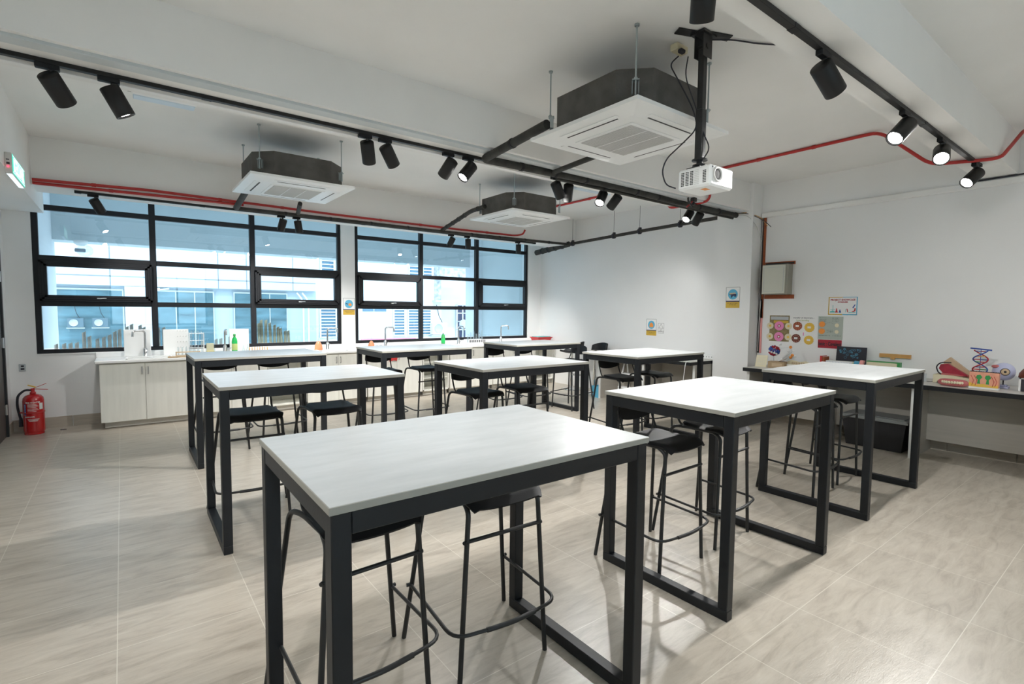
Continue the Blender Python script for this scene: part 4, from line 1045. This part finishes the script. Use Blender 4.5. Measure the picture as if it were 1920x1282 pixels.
for cu, cv, mt, r in ((-.072, .072, 'rustbrown', .058), (.08, .058, 'yellow', .062), (-.085, -.095, 'purplebrown', .058), (.078, -.112, 'yellow', .060)):
    q = MB(); disc(q, FR, cu, cv, r, .002, .008, n=28, jag=.05); dn = q.build('donut', mt if mt != 'rustbrown' else 'rust', t)
    q = MB(); rect(q, FR, cu-.024, cv-.012, cu+.02, cv+.014, .008, .0092); q.build('donut_label', 'white', dn)
    q = MB(); 
    for k in range(10): an = 2*PI*k/10; disc(q, FR, cu+r*.72*math.cos(an), cv+r*.72*math.sin(an), .004, .008, .009, n=8)
    q.build('sprinkles', 'salmon' if mt != 'yellow' else 'ochre', dn)
q = MB()
for u0, v0, u1 in ((-.15, -.165, -.10), (-.15, .0, -.10), (-.15, -.185, .14), (-.14, -.197, .12), (.03, -.03, .06), (.03, -.008, .09)): scribble(q, FR, u0, v0, u1, 6)
q.build('handwriting', 'blue', t)
q = MB(); rect(q, FR, .0, -.055, .012, -.012, .002, .0024); scribble(q, FR, 0, .0, .04, 4); q.build('pink_note', 'pink', t)
t = thing('student_poster', 'grey-green board with two orange and two white discs', 'poster', (XR, 2.758, 1.338), 0, 'student posters on the right wall')
q = MB(); rect(q, FR, -.145, -.148, .145, .148, .0005, .006); q.build('sheet', 'sage', t)
for cu, cv, mt, r in ((-.098, .045, 'orange', .037), (-.098, -.045, 'orange', .037), (.078, .035, 'cream', .025), (.078, -.048, 'cream', .024)):
    q = MB(); disc(q, FR, cu, cv, r, .006, .010, jag=.06, n=24); q.build('paper_disc', mt, t)
q = MB()
for v0 in (.128, .105, .09): scribble(q, FR, -.13, v0, -.05, 5, w=.0062); scribble(q, FR, .02, v0, .1, 5, w=.0062)
for v0 in (-.03, -.045, -.06): scribble(q, FR, -.04, v0, .03, 5, w=.0062)
scribble(q, FR, -.13, -.1, .0, 5, w=.0062); scribble(q, FR, .03, -.1, .13, 5, w=.0062)
for k in range(8): an = PI*k/8; rect(q, FR, -.01+.045*math.cos(PI-an)-.003, .045+.022*math.sin(an), -.01+.045*math.cos(PI-an)+.003, .048+.022*math.sin(an), .0062, .0066)
q.build('handwriting', 'ink', t)
t = thing('student_poster', 'dark red banner lettered below the grey-green board', 'poster', (XR, 2.758, 1.128), 0, 'student posters on the right wall')
q = MB(); rect(q, FR, -.14, -.055, .14, .055, .0005, .003); q.build('sheet', 'darkred', t)
text_part('Ionic : Covalent', .043, lambda u, v, w_: FR(u*.98, v*1.6, .0032+w_), 'ink', t, bold=.0012)
t = thing('showcase_sign', 'white sign with orange and blue border reading PROJECT SHOWCASE CORNER', 'sign', (XR, 2.628, 1.622))
a, b = .165, .114
q = MB(); rect(q, FR, -a, -b, a, b, .0005, .002); q.build('sheet', 'white', t)
q = MB(); e = .011
rect(q, FR, -a, -b, -a+e, b, .002, .0026); rect(q, FR, -a, b-e*.6, 0, b, .002, .0026); rect(q, FR, -a, -b, 0, -b+e, .002, .0026); q.build('orange_border', 'ochre', t)
q = MB(); rect(q, FR, a-e, -b, a, b, .002, .0026); rect(q, FR, 0, b-e*.6, a, b, .002, .0026); rect(q, FR, 0, -b, a, -b+e, .002, .0026); q.build('blue_border', 'skyblue', t)
text_part('PROJECT SHOWCASE\nCORNER', .029, lambda u, v, w_: FR(u, v+.062, .0024+w_), 'darkred', t, bold=.001)
q = MB(); poly(q, FR, [(-.145, -.085), (-.085, -.085), (-.085, -.07), (-.108, -.06), (-.108, .01), (-.114, .01), (-.114, -.06), (-.145, -.07)], .002, .0026); rect(q, FR, -.14, -.05, -.085, -.045, .002, .0026); q.build('green_stand', 'teal', t)
q = MB(); poly(q, FR, [(-.085, -.085), (-.05, -.085), (-.06, -.055), (-.063, -.03), (-.072, -.03), (-.075, -.055)], .002, .0026); q.build('red_flask', 'red', t)
q = MB(); poly(q, FR, [(-.045, -.085), (-.012, -.085), (-.022, -.06), (-.025, -.045), (-.032, -.045), (-.035, -.06)], .002, .0026); poly(q, FR, [(.11, -.02), (.135, .02), (.145, .015), (.12, -.03)], .0022, .0028); q.build('blue_flask', 'blue', t)
q = MB(); poly(q, FR, [(.055, -.08), (.065, -.08), (.055, -.035), (.045, -.035)], .002, .0026); poly(q, FR, [(.135, -.025), (.148, -.03), (.145, -.065), (.12, -.075), (.1, -.07), (.13, -.058)], .002, .0026); q.build('red_microscope', 'red', t)
q = MB(); rect(q, FR, .07, -.086, .145, -.078, .002, .0026); rect(q, FR, .035, -.08, .041, -.04, .002, .0026); q.build('dark_base', 'teal', t)

# ================================================================ ITEMS ON THE SHOWCASE DESK
DZ = .8008
t = thing('text_card', 'white text card leaning at the left end of the showcase desk', 'card', (6.80, 3.40, DZ))
MB().add([(0, -.075, 0), (.003, -.075, 0), (.003, .075, 0), (0, .075, 0), (.045, -.075, .155), (.048, -.075, .155), (.048, .075, .155), (.045, .075, .155)], [(3,2,1,0),(4,5,6,7),(0,1,5,4),(1,2,6,5),(2,3,7,6),(3,0,4,7)]).build('sheet', 'cream', t)
q = MB()
for k in range(6): z = .03+k*.019; q.box(z*.29-.0012, -.055, z, z*.29-.0004, .05, z+.003)
q.build('printed_lines', 'grille_grey', t)
MB().add([(.047, -.02, .15), (.047, .02, .15), (.10, .02, 0), (.10, -.02, 0), (.050, -.02, .15), (.050, .02, .15), (.103, .02, 0), (.103, -.02, 0)], [(0,1,2,3),(7,6,5,4),(0,4,5,1),(1,5,6,2),(2,6,7,3),(3,7,4,0)]).build('strut', 'cream', t)
t = thing('cardboard_box', 'small open cardboard box beside the white text card', 'box', (6.88, 3.215, DZ), R(10))
MB().bbox(-.07, -.10, 0, .07, .10, .085, .002).build('box_body', 'card', t)
MB().add([(-.07, -.02, .086), (.07, -.02, .086), (.07, -.10, .125), (-.07, -.10, .125), (-.07, -.02, .089), (.07, -.02, .089), (.07, -.10, .128), (-.07, -.10, .128)], [(0,1,2,3),(7,6,5,4),(0,4,5,1),(1,5,6,2),(2,6,7,3),(3,7,4,0)]).box(-.0715, -.075, .02, -.0702, .05, .065).build('flap', 'tan', t)
# molecule models
random.seed(3)
t = thing('molecule_model', 'round blue, red and white ball molecule model at the left end of the desk', 'model', (7.02, 3.33, .945+.07))
at = {m_: MB().sphere((0, 0, 0), .0135, 10).build('atom', m_, t) for m_ in ('blue', 'darkred', 'white')}
N_ = 60; first = {k: True for k in at}
for k in range(N_):
    ph_ = math.acos(1-2*(k+.5)/N_); th_ = PI*(1+5**.5)*k
    m_ = ['blue', 'darkred', 'blue', 'white', 'darkred'][k % 5]
    p = (.063*math.sin(ph_)*math.cos(th_), .063*math.sin(ph_)*math.sin(th_), .063*math.cos(ph_))
    if first[m_]: o = at[m_]; first[m_] = False
    else: o = at[m_].copy(); C.objects.link(o); o.parent = t
    o.location = p
MB().cyl((0, 0, -.06), (0, 0, -.205), .004).bbox(-.04, -.04, -.2145, .04, .04, -.205, .003).build('stand', 'clear_sheet', t)
t = thing('molecule_model', 'sparse orange and white ball-and-stick model on clear rods', 'model', (7.10, 3.27, DZ))
aps = [(.28, .02, .30, 'white'), (.28, .05, .255, 'white'), (.25, .065, .235, 'white'), (0, -.13, .27, 'orange'), (0, -.155, .165, 'orange'), (0, -.135, .135, 'orange'), (0, -.10, .215, 'white'), (0, -.19, .15, 'white'), (0, -.07, .075, 'white'), (0, -.02, .10, 'white'), (0, -.165, .22, 'white')]
aps = [((x-.28)*.1, y, z+.0, m_) for x, y, z, m_ in aps]
for x, y, z, m_ in aps: MB().sphere((x, y, z), .020 if m_ == 'orange' else .017, 12).build('atom', m_, t)
q = MB()
for i in range(len(aps)-1): q.cyl(aps[i][:3], aps[i+1][:3], .0025, n=6)
q.cyl(aps[-3][:3], (0, -.07, 0), .003, n=6).bbox(-.04, -.12, 0, .04, -.0, .004, .001)
q.build('rods', 'clear_sheet', t)
t = thing('letter_cutout', 'beige cut-out board with carved letters standing behind the desk edge', 'board', (7.0, 2.99, DZ))
MB().prism([(-.16, 0), (.13, 0), (.15, .075), (.08, .105), (.0, .09), (-.10, .112), (-.15, .085)], .0, .006, fn=lambda p, q_, w_: (-w_, -p, q_)).build('board', 'cream', t)
text_part('FERRER', .055, lambda u, v, w_: (-.0065-w_, -(u*.95-.01), v+.062), 'card', t, bold=.001)
t = thing('paper_sheets', 'loose white and clear sheets in front of the beige lettered board', 'papers', (6.86, 2.95, DZ))
MB().bbox(-.09, -.15, 0, .09, .14, .004, .001).obox((.03, .06, .03), (.004, 0, .03), (0, .09, 0), (.002, 0, 0)).build('sheet', 'paper', t)
t = thing('ruler', 'lime green strip lying at an angle behind the table', 'ruler', (6.98, 2.72, DZ), R(25)); MB().obox((0, 0, .03), (.012, 0, 0), (0, .12, .02), (0, 0, .002)).build('strip', 'lime', t)
def book(y, z, w_, d_, h_, mt, lab, tilt=0, nm='book', x=7.15):
    t = thing(nm, lab, 'book', (x, y, z)); t.rotation_euler = (R(tilt), 0, 0)
    MB().bbox(-d_/2, -w_/2, 0, d_/2, w_/2, h_, .002).build('cover', mt, t)
    MB().box(-d_/2+.004, -w_/2+.003, .003, d_/2-.001, w_/2-.003, h_+.001).build('pages', 'paper', t)
    return t
book(2.765, DZ, .026, .15, .185, 'red', 'bright red book standing left of the black chalk panel', 0)
book(2.733, DZ, .026, .15, .175, 'rust', 'brownish orange book standing right beside the bright red one', -2)
t = thing('black_board', 'black panel with blue chalk drawings leaning on the right wall', 'board', (7.22, 2.48, DZ))
MB().obox((0, 0, .155), (.0, .165, .0), (.018, 0, .155), (.003, 0, 0)).build('panel', 'ink', t)
q = MB()
for k in range(26):
    cu, cv = random.uniform(-.13, .10), random.uniform(.17, .28); rr = random.uniform(.006, .016)
    for a_ in range(7):
        an = 2*PI*a_/7; y_, z_ = -(cu+rr*math.cos(an)), cv+rr*math.sin(an); x_ = (z_-.155)*.116-.0036
        q.box(x_-.0006, y_-.003, z_-.0016, x_+.0004, y_+.003, z_+.0016)
q.build('chalk_drawing', 'skyblue', t)
t = thing('patterned_box', 'white box with small blue pattern in front of the black panel', 'box', (7.10, 2.55, DZ))
MB().bbox(-.05, -.15, 0, .05, .15, .135, .003).build('box_body', 'white', t)
q = MB()
for r_ in range(5):
    for k in range(17): q.box(-.0512, -.14+k*.0175+(r_ % 2)*.008, .05+r_*.017, -.0502, -.133+k*.0175+(r_ % 2)*.008, .055+r_*.017)
q.build('pattern', 'blue', t)
t = thing('folder', 'blue and green triangular folder beside the patterned box', 'folder', (7.06, 2.375, DZ))
MB().prism([(-.05, 0), (.03, 0), (.05, .15), (.0, .155)], 0, .02, fn=lambda p, q_, w_: (-w_, -p, q_)).build('blue_side', 'skyblue', t)
MB().prism([(-.055, 0), (.0, 0), (-.015, .14)], .021, .026, fn=lambda p, q_, w_: (-w_, -p, q_)).build('green_side', 'lime', t)
t = thing('folder', 'pink folder leaning right of the blue and green one', 'folder', (7.02, 2.30, DZ))
MB().prism([(-.035, 0), (.0, 0), (.035, .165), (-.002, .17)], -.02, .03, fn=lambda p, q_, w_: (-w_, -p, q_)).build('cover', 'salmon', t)
t = thing('game_board', 'green and cream board box right of the pink folder', 'box', (7.12, 2.10, DZ))
MB().bbox(-.04, -.165, 0, .04, .165, .165, .003).build('green_body', 'green', t)
MB().box(-.046, -.14, .105, -.0402, .162, .155).build('cream_band', 'cream', t)
MB().box(-.046, -.13, .0, -.0402, .162, .095).build('lime_grid', 'lime', t)
q = MB()
for k in range(9): q.box(-.0468, -.12+k*.033, .005, -.0462, -.117+k*.033, .095)
q.build('grid_line', 'green', t)
t = thing('wooden_bar', 'brown wooden T-shaped bar fixed on the wall above the green box', 'bar', (XR, 2.04, 1.03))
MB().obox((-.02, 0, .0), (0, .155, 0), (.012, 0, 0), (0, 0, .022)).obox((-.02, .02, -.032), (0, .022, 0), (.01, 0, 0), (0, 0, .012)).build('bar', 'warm_wood', t)
t = thing('shell_pieces', 'small pinkish pieces lying on the desk behind the table corner', 'pieces', (6.78, 2.02, DZ))
for k, (x, y) in enumerate(((0, 0), (.05, -.09), (-.02, -.14))): MB().sphere((x, y, .012), .03, 10, sc=(1, 1.4, .4)).build('piece', 'salmon' if k else 'cream', t)
t = thing('metal_stand', 'small grey cylinder standing near the table corner', 'stand', (6.92, 1.66, DZ))
MB().lathe([(0, 0), (.022, 0), (.022, .004), (.015, .006), (.015, .085), (0, .086)], 16).build('cylinder', 'ext_grey', t)
MB().tube([(.0, -.02, .003), (.03, -.12, .003), (.01, -.2, .003)], .003, 6).build('cable', 'ink', t)
# mouth and jaw models
t = thing('anatomy_model', 'tan wedge with red muscle model, opened like jaws', 'model', (6.98, 1.42, DZ))
MB().prism([(-.17, 0), (.22, 0), (.22, .05), (.08, .15), (-.06, .27), (-.11, .22), (-.10, .10), (-.17, .085)], .04, .10, fn=lambda p, q_, w_: (w_, -p, q_)).build('base', 'tan', t)
MB().prism([(-.17, 0), (-.14, .0), (-.13, .022), (-.10, .022), (-.09, 0), (.17, 0), (.17, .06), (.0, .085), (-.17, .085)], -.06, .05, fn=lambda p, q_, w_: (w_, -p, q_)).build('jaw_block', 'cream', t)
MB().prism([(-.10, .105), (.0, .10), (.12, .085), (.02, .15), (-.06, .205), (-.12, .195), (-.135, .15)], -.02, .03, fn=lambda p, q_, w_: (w_, -p, q_)).build('muscle', 'muscle', t)
MB().prism([(-.12, .085), (.10, .083), (.02, .10), (-.10, .105)], -.03, .04, fn=lambda p, q_, w_: (w_, -p, q_)).build('lower_muscle', 'gum', t)
r_ = MB().tube([(-.035, .03, .22), (-.035, .12, .215), (-.035, .155, .17), (-.035, .135, .11), (-.03, .11, .09)], .006, 8, bend=.04); r_.build('clear_rim', 'ink', t)
t = thing('teeth_model', 'pink mouth model with a row of cream teeth at the desk front', 'model', (6.70, 1.375, DZ))
MB().lathe([(0, 0), (.075, .004), (.098, .022), (.100, .045), (.085, .066), (.06, .072), (0, .070)], 26).build('gum', 'gum', t)
for ch in t.children: ch.scale = (.45, 1.25, 1)
q = MB()
for k in range(9):
    a_ = PI+(-.9+1.8*k/8); q.sphere((.048*math.cos(a_), .098*math.sin(a_)*1.0, .042), .012, 8, sc=(.8, 1, 1.2))
q.build('teeth', 'cream', t)
# DNA
t = thing('dna_model', 'red, blue and green double helix model behind the skin block', 'model', (7.02, 1.235, DZ))
H_ = .37; turns = 1.6; s1_ = []; s2_ = []
for k in range(41):
    z = .02+(H_-.03)*k/40; an = 2*PI*turns*k/40+.6
    s1_.append((.042*math.cos(an), .058*math.sin(an), z)); s2_.append((-.042*math.cos(an), -.058*math.sin(an), z))
MB().tube(s1_, .006, 8).build('strand', 'blue', t); MB().tube(s2_, .006, 8).build('strand', 'darkred', t)
for k in range(13):
    i = int(1+k*3.2); a_, b_ = Vector(s1_[i]), Vector(s2_[i]); m_ = (a_+b_)/2
    MB().cyl(a_, m_, .0048, n=8).build('rung', ('darkred', 'orange', 'green')[k % 3], t); MB().cyl(m_, b_, .0048, n=8).build('rung', ('blue', 'yellow', 'red')[k % 3], t)
MB().obox((0, 0, H_+.004), (.01, .085, .006), (.006, 0, 0), (0, 0, .007)).cyl((0, 0, 0), (0, 0, H_), .003, n=6).lathe([(0, 0), (.05, 0), (.05, .01), (0, .012)], 18).build('axis', 'blue', t)
# skin block
t = thing('skin_model', 'orange and yellow skin cross-section block with two green hair roots', 'model', (6.72, 1.145, DZ))
MB().bbox(-.03, -.11, 0, .04, .11, .018, .002).build('base', 'white', t)
bk = MB().bbox(-.028, -.108, .018, .038, .108, .165, .003).build('block', 'flesh', t)
q = MB(); poly(q, lambda u, v, w_: (-.028-w_, -u, v), [(-.107, .02), (.107, .02), (.107, .045), (.05, .035), (.0, .05), (-.05, .04), (-.107, .06)], 0, .0015); q.build('fat_layer', 'yellow', t)
for cu in (-.035, .03):
    q = MB(); poly(q, lambda u, v, w_: (-.0295-w_, -u, v), [(cu-.012, .05), (cu+.012, .05), (cu+.008, .09), (cu+.026, .115), (cu+.01, .14), (cu-.014, .135), (cu-.022, .11), (cu-.006, .09)], 0, .002); q.build('hair_root', 'green', t)
q = MB()
for k in range(12):
    y_ = -.1+.018*k; q.sphere((0, y_, .166), .012, 8, sc=(2, 1, .5))
q.build('surface_hair', 'ink', t)
q = MB()
for u0 in (-.085, -.06, .065, .085): q.tube([(-.0305, -u0, .03), (-.0305, -u0-.012, .08), (-.0305, -u0+.01, .13)], .002, 6)
q.build('blood_vessel', 'red', t)
# eye
t = thing('eye_model', 'large pale violet eyeball model on a clear stand', 'model', (6.96, 1.045, DZ))
MB().sphere((0, 0, .165), .088, 24).build('eyeball', 'lilac', t)
dvv = Vector((-.93, -.25, .05)).normalized(); cc = Vector((0, 0, .165))
MB().lathe([(.03, .083), (.036, .082), (.036, .088), (.031, .089)], 24, c=cc, axis=dvv).build('iris_ring', 'ink', t)
MB().lathe([(0, .086), (.031, .086), (.031, .0885), (.012, .0895), (0, .0895)], 22, c=cc, axis=dvv).build('iris', 'tan', t)
MB().lathe([(0, .0896), (.011, .0896), (.0, .092)], 16, c=cc, axis=dvv).build('pupil', 'ink', t)
MB().sphere((-.045, .052, .215), .028, 12, sc=(1, 1.3, .6)).build('eye_muscle', 'gum', t)
MB().cyl((0, 0, .02), (0, 0, .08), .005, n=8).build('rod', 'ink', t)
MB().bbox(-.05, -.045, 0, .05, .045, .02, .003).bbox(-.03, -.03, .02, .03, .03, .035, .003).build('stand_base', 'lilac', t)
t = thing('rock_sample', 'dark brown dome on a black and white box at the right edge', 'sample', (6.88, .83, DZ))
MB().bbox(-.06, -.085, 0, .06, .085, .13, .003).build('box_body', 'ink', t)
MB().box(-.0615, -.085, .118, -.0602, .085, .13).box(-.0615, .070, 0, -.0602, .085, .13).build('box_edge', 'white', t)
MB().lathe([(0, .131), (.10, .131), (.095, .17), (.07, .21), (.03, .235), (0, .24)], 22).build('dome', 'purplebrown', t)

# storage bin under the desk
t = thing('storage_bin', 'large black plastic bin with grey lid under the showcase desk', 'bin', (6.97, 2.055, 0))
vs = [(-.2, -.27, 0), (.2, -.27, 0), (.2, .27, 0), (-.2, .27, 0), (-.235, -.31, .33), (.235, -.31, .33), (.235, .31, .33), (-.235, .31, .33)]
t.location = (6.96, 2.06, 0)
MB().add([(x*.6 if x > 0 else x, y, z) for x, y, z in vs], [(3,2,1,0),(4,5,6,7),(0,1,5,4),(1,2,6,5),(2,3,7,6),(3,0,4,7)]).build('tub', 'bin_black', t)
q = MB()
for k in range(11):
    y_ = -.24+k*.048; q.add([(-.2035, y_-.006, .03), (-.2035, y_+.006, .03), (-.2325, y_+.006, .30), (-.2325, y_-.006, .30), (-.198, y_-.006, .03), (-.198, y_+.006, .03), (-.228, y_+.006, .30), (-.228, y_-.006, .30)], [(0,1,2,3),(7,6,5,4),(0,4,5,1),(1,5,6,2),(2,6,7,3),(3,7,4,0)])
q.build('rib', 'bin_black', t)
MB().bbox(-.25, -.325, .33, .135, .325, .362, .01).bbox(-.22, -.29, .362, .12, .29, .372, .006).bbox(-.262, -.335, .325, -.245, .335, .345, .004).build('lid', 'grey_lid', t)
t = thing('floor_debris', 'small dark scrap on the floor left of the leftmost cabinet', 'scrap', (-.62, 8.33, 0)); MB().bbox(-.03, -.008, 0, .03, .008, .006, .002).build('scrap', 'ink', t)

# things by the far desk
t = thing('power_strip', 'white socket strip on the far desk next to the column', 'socket', (7.25, 4.42, DZ))
MB().bbox(-.03, -.12, 0, .03, .12, .06, .004).build('casing', 'white_plastic', t)
q = MB()
for k in range(5): q.box(-.0312, -.10+k*.045, .025, -.0302, -.09+k*.045, .04)
q.build('socket_hole', 'ink', t)
t = thing('white_cable', 'white cable hanging over the front of the far desk', 'cable', (6.48, 4.16, DZ))
t.location = (6.478, 4.33, DZ+.006); MB().tube([(.55, .05, .0), (.02, .0, .0), (-.005, -.0, -.04), (-.004, .03, -.3), (-.002, .08, -.5)], .005, 8, bend=.05).build('wire', 'white', t)
t = thing('cooking_plate', 'flat grey plate with a black plug on the far desk', 'plate', (6.80, 4.72, DZ))
MB().bbox(-.12, -.16, 0, .12, .16, .02, .006).build('plate', 'ext_grey', t)
MB().bbox(-.10, -.22, 0, -.06, -.17, .03, .004).build('plug', 'ink', t)
t = thing('tool_tray', 'thin black tray lying on the far desk behind the table', 'tray', (7.0, 5.75, DZ))
MB().bbox(-.08, -.2, 0, .08, .2, .012, .003).box(-.08, .1, .012, .05, .18, .05).build('tray_body', 'ink', t)
def barstool(x, y, rz, lab):
    t = thing('swivel_stool', lab, 'stool', (x, y, 0), R(rz), 'chrome swivel stools by the far wall')
    MB().lathe([(0, 0), (.20, 0), (.205, .008), (.17, .018), (.05, .04), (.032, .07), (0, .07)], 30).build('base', 'chrome', t)
    MB().cyl((0, 0, .04), (0, 0, .45), .028, n=18).cyl((0, 0, .45), (0, 0, .72), .018, n=16).build('column', 'chrome', t)
    MB().tube([(.0, .03, .30), (0, .2, .30), (.12, .24, .30), (.2, .1, .3), (0.03, .0, .30)], .009, 8, bend=.08).build('footrest', 'chrome', t)
    grid_shell(13, 9, lambda u, v: ((2*u-1)*.2, -.18+.36*v, .735+.03*(2*u-1)**2+.02*(2*v-1)**2), .03).build('seat', 'black_plastic', t)
    grid_shell(13, 7, lambda u, v: (.2*math.sin((2*u-1)*1.35), .20-.17*(1-math.cos((2*u-1)*1.35))+.02*v, .79+.15*v*(1-.35*abs(2*u-1)**2)), .02).build('backrest', 'black_plastic', t)
barstool(6.93, 7.15, -150, 'chrome swivel stool with black shell seat, nearer the far corner')
barstool(6.93, 6.55, -100, 'chrome swivel stool with black rounded back, nearer the far desk')
t = thing('step_ladder', 'small white step ladder standing under the far desk', 'ladder', (6.92, 5.62, 0))
for (y_, s_) in ((-.2, 1), (.2, 1)):
    MB().tube([(-.22, y_, 0), (-.04, y_*.8, .70)], .013, 8).build('leg', 'white', t); MB().tube([(.15, y_, 0), (-.0, y_*.8, .70)], .013, 8).build('leg', 'white', t)
for z in (.22, .45, .69): MB().bbox(-.22+z*.26-.02, -.2, z, -.22+z*.26+.1, .2, z+.02, .004).build('step', 'white', t)
t = thing('crate', 'blue open crate on the floor beside the far desk', 'crate', (6.76, 6.24, 0))
MB().box(-.13, -.09, 0, .13, .09, .01).box(-.13, -.09, .01, -.12, .09, .2).box(.12, -.09, .01, .13, .09, .2).box(-.13, -.09, .01, .13, -.08, .2).box(-.13, .08, .01, .13, .09, .2).build('crate_body', 'skyblue', t)
MB().bbox(-.11, -.07, .011, .11, .07, .17, .005).build('contents', 'paper', t)

# fire extinguisher, floor left
t = thing('fire_extinguisher', 'red fire extinguisher standing on the floor by the left door', 'fire extinguisher', (-.875, 8.28, 0), R(-6))
r = .098
MB().lathe([(0, 0), (r*.93, 0), (r*.95, .012), (r*.9, .022), (r*.99, .035), (r, .05), (r, .40), (r*.94, .435), (r*.72, .463), (r*.3, .478), (0, .48)], 32).build('tank', 'red_gloss', t)
MB().lathe([(r+.0005, .255), (r+.004, .256), (r+.004, .268), (r+.0005, .269)], 32).bbox(-.135, -.01, .254, -.098, .01, .268, .003).build('strap', 'red', t)
MB().lathe([(0, .478), (.028, .478), (.028, .50), (.018, .505), (.018, .545), (0, .546)], 18).build('valve', 'red', t)
MB().obox((.05, -.005, .565), (.075, 0, .033), (0, .011, 0), (0, 0, .003)).obox((.07, -.005, .532), (.068, 0, -.008), (0, .011, 0), (0, 0, .003)).build('lever', 'red', t)
MB().obox((-.005, -.005, .573), (.035, 0, -.014), (0, .014, 0), (0, 0, .005)).build('safety_tag', 'yellow', t)
MB().tube([(-.015, 0, .525), (-.07, 0, .53), (-.135, 0, .47), (-.145, 0, .35), (-.125, -.0, .22), (-.118, 0, .19)], .0125, 10, bend=.06).build('hose', 'ink', t)
MB().lathe([(0, 0), (.015, 0), (.018, -.09), (.02, -.1), (0, -.1)], 14, c=(-.118, 0, .195)).build('nozzle', 'ink', t)
def wrap(a0, rr=r):   # map a flat label onto the tank, facing the room
    return lambda u, v, w_: ((rr+.0012+w_)*math.sin(a0+u/rr), -(rr+.0012+w_)*math.cos(a0+u/rr), v)
text_part('FIRE FIGHTER', .026, lambda u, v, w_: wrap(.15)(u*.9, v+.385, w_), 'white', t, bold=.0005)
text_part('ABC POWDER', .017, lambda u, v, w_: wrap(-.62)(-v, u+.31, w_+.0006), 'white', t)
lb = MB(); f_ = wrap(-.62)
def patch(mb, f, u0, v0, u1, v1, w0=0, n=6, m=0):
    vs = []
    for i in range(n+1):
        u = u0+(u1-u0)*i/n; vs += [f(u, v0, w0), f(u, v1, w0)]
    mb.add(vs, [(2*i, 2*i+2, 2*i+3, 2*i+1) for i in range(n)], m)
patch(lb, f_, -.012, .24, .010, .37, .0004); lb.build('blue_label', 'blue', t)
lb = MB(); patch(lb, wrap(.95), -.02, .30, .018, .375, .0004); lb.build('white_label', 'white', t)
lb = MB(); f_ = wrap(.15)
for k, v in enumerate((.362, .352, .34, .328, .31, .295, .28)):
    patch(lb, f_, -.05, v, .03+.01*(k % 3), v+.004, .0003)
for k, v in enumerate((.188, .178, .170, .162)):
    patch(lb, f_, -.055+.006*k, v, .055-.006*k, v+.0035, .0003)
lb.build('small_print', 'white', t)
text_part('EVERSAFE', .021, lambda u, v, w_: wrap(-.2)(u, v+.215, w_), 'white', t, bold=.0005)
t = thing('wall_socket', 'small grey wall socket left of the left window', 'socket', (-.985, YW, .775))
MB().bbox(-.03, -.012, -.045, .03, -.0005, .045, .003).build('plate', 'ext_grey', t)
MB().box(-.015, -.0135, -.025, .018, -.012, -.005).box(-.012, -.0135, .008, .015, -.012, .028).build('socket_hole', 'ink', t)
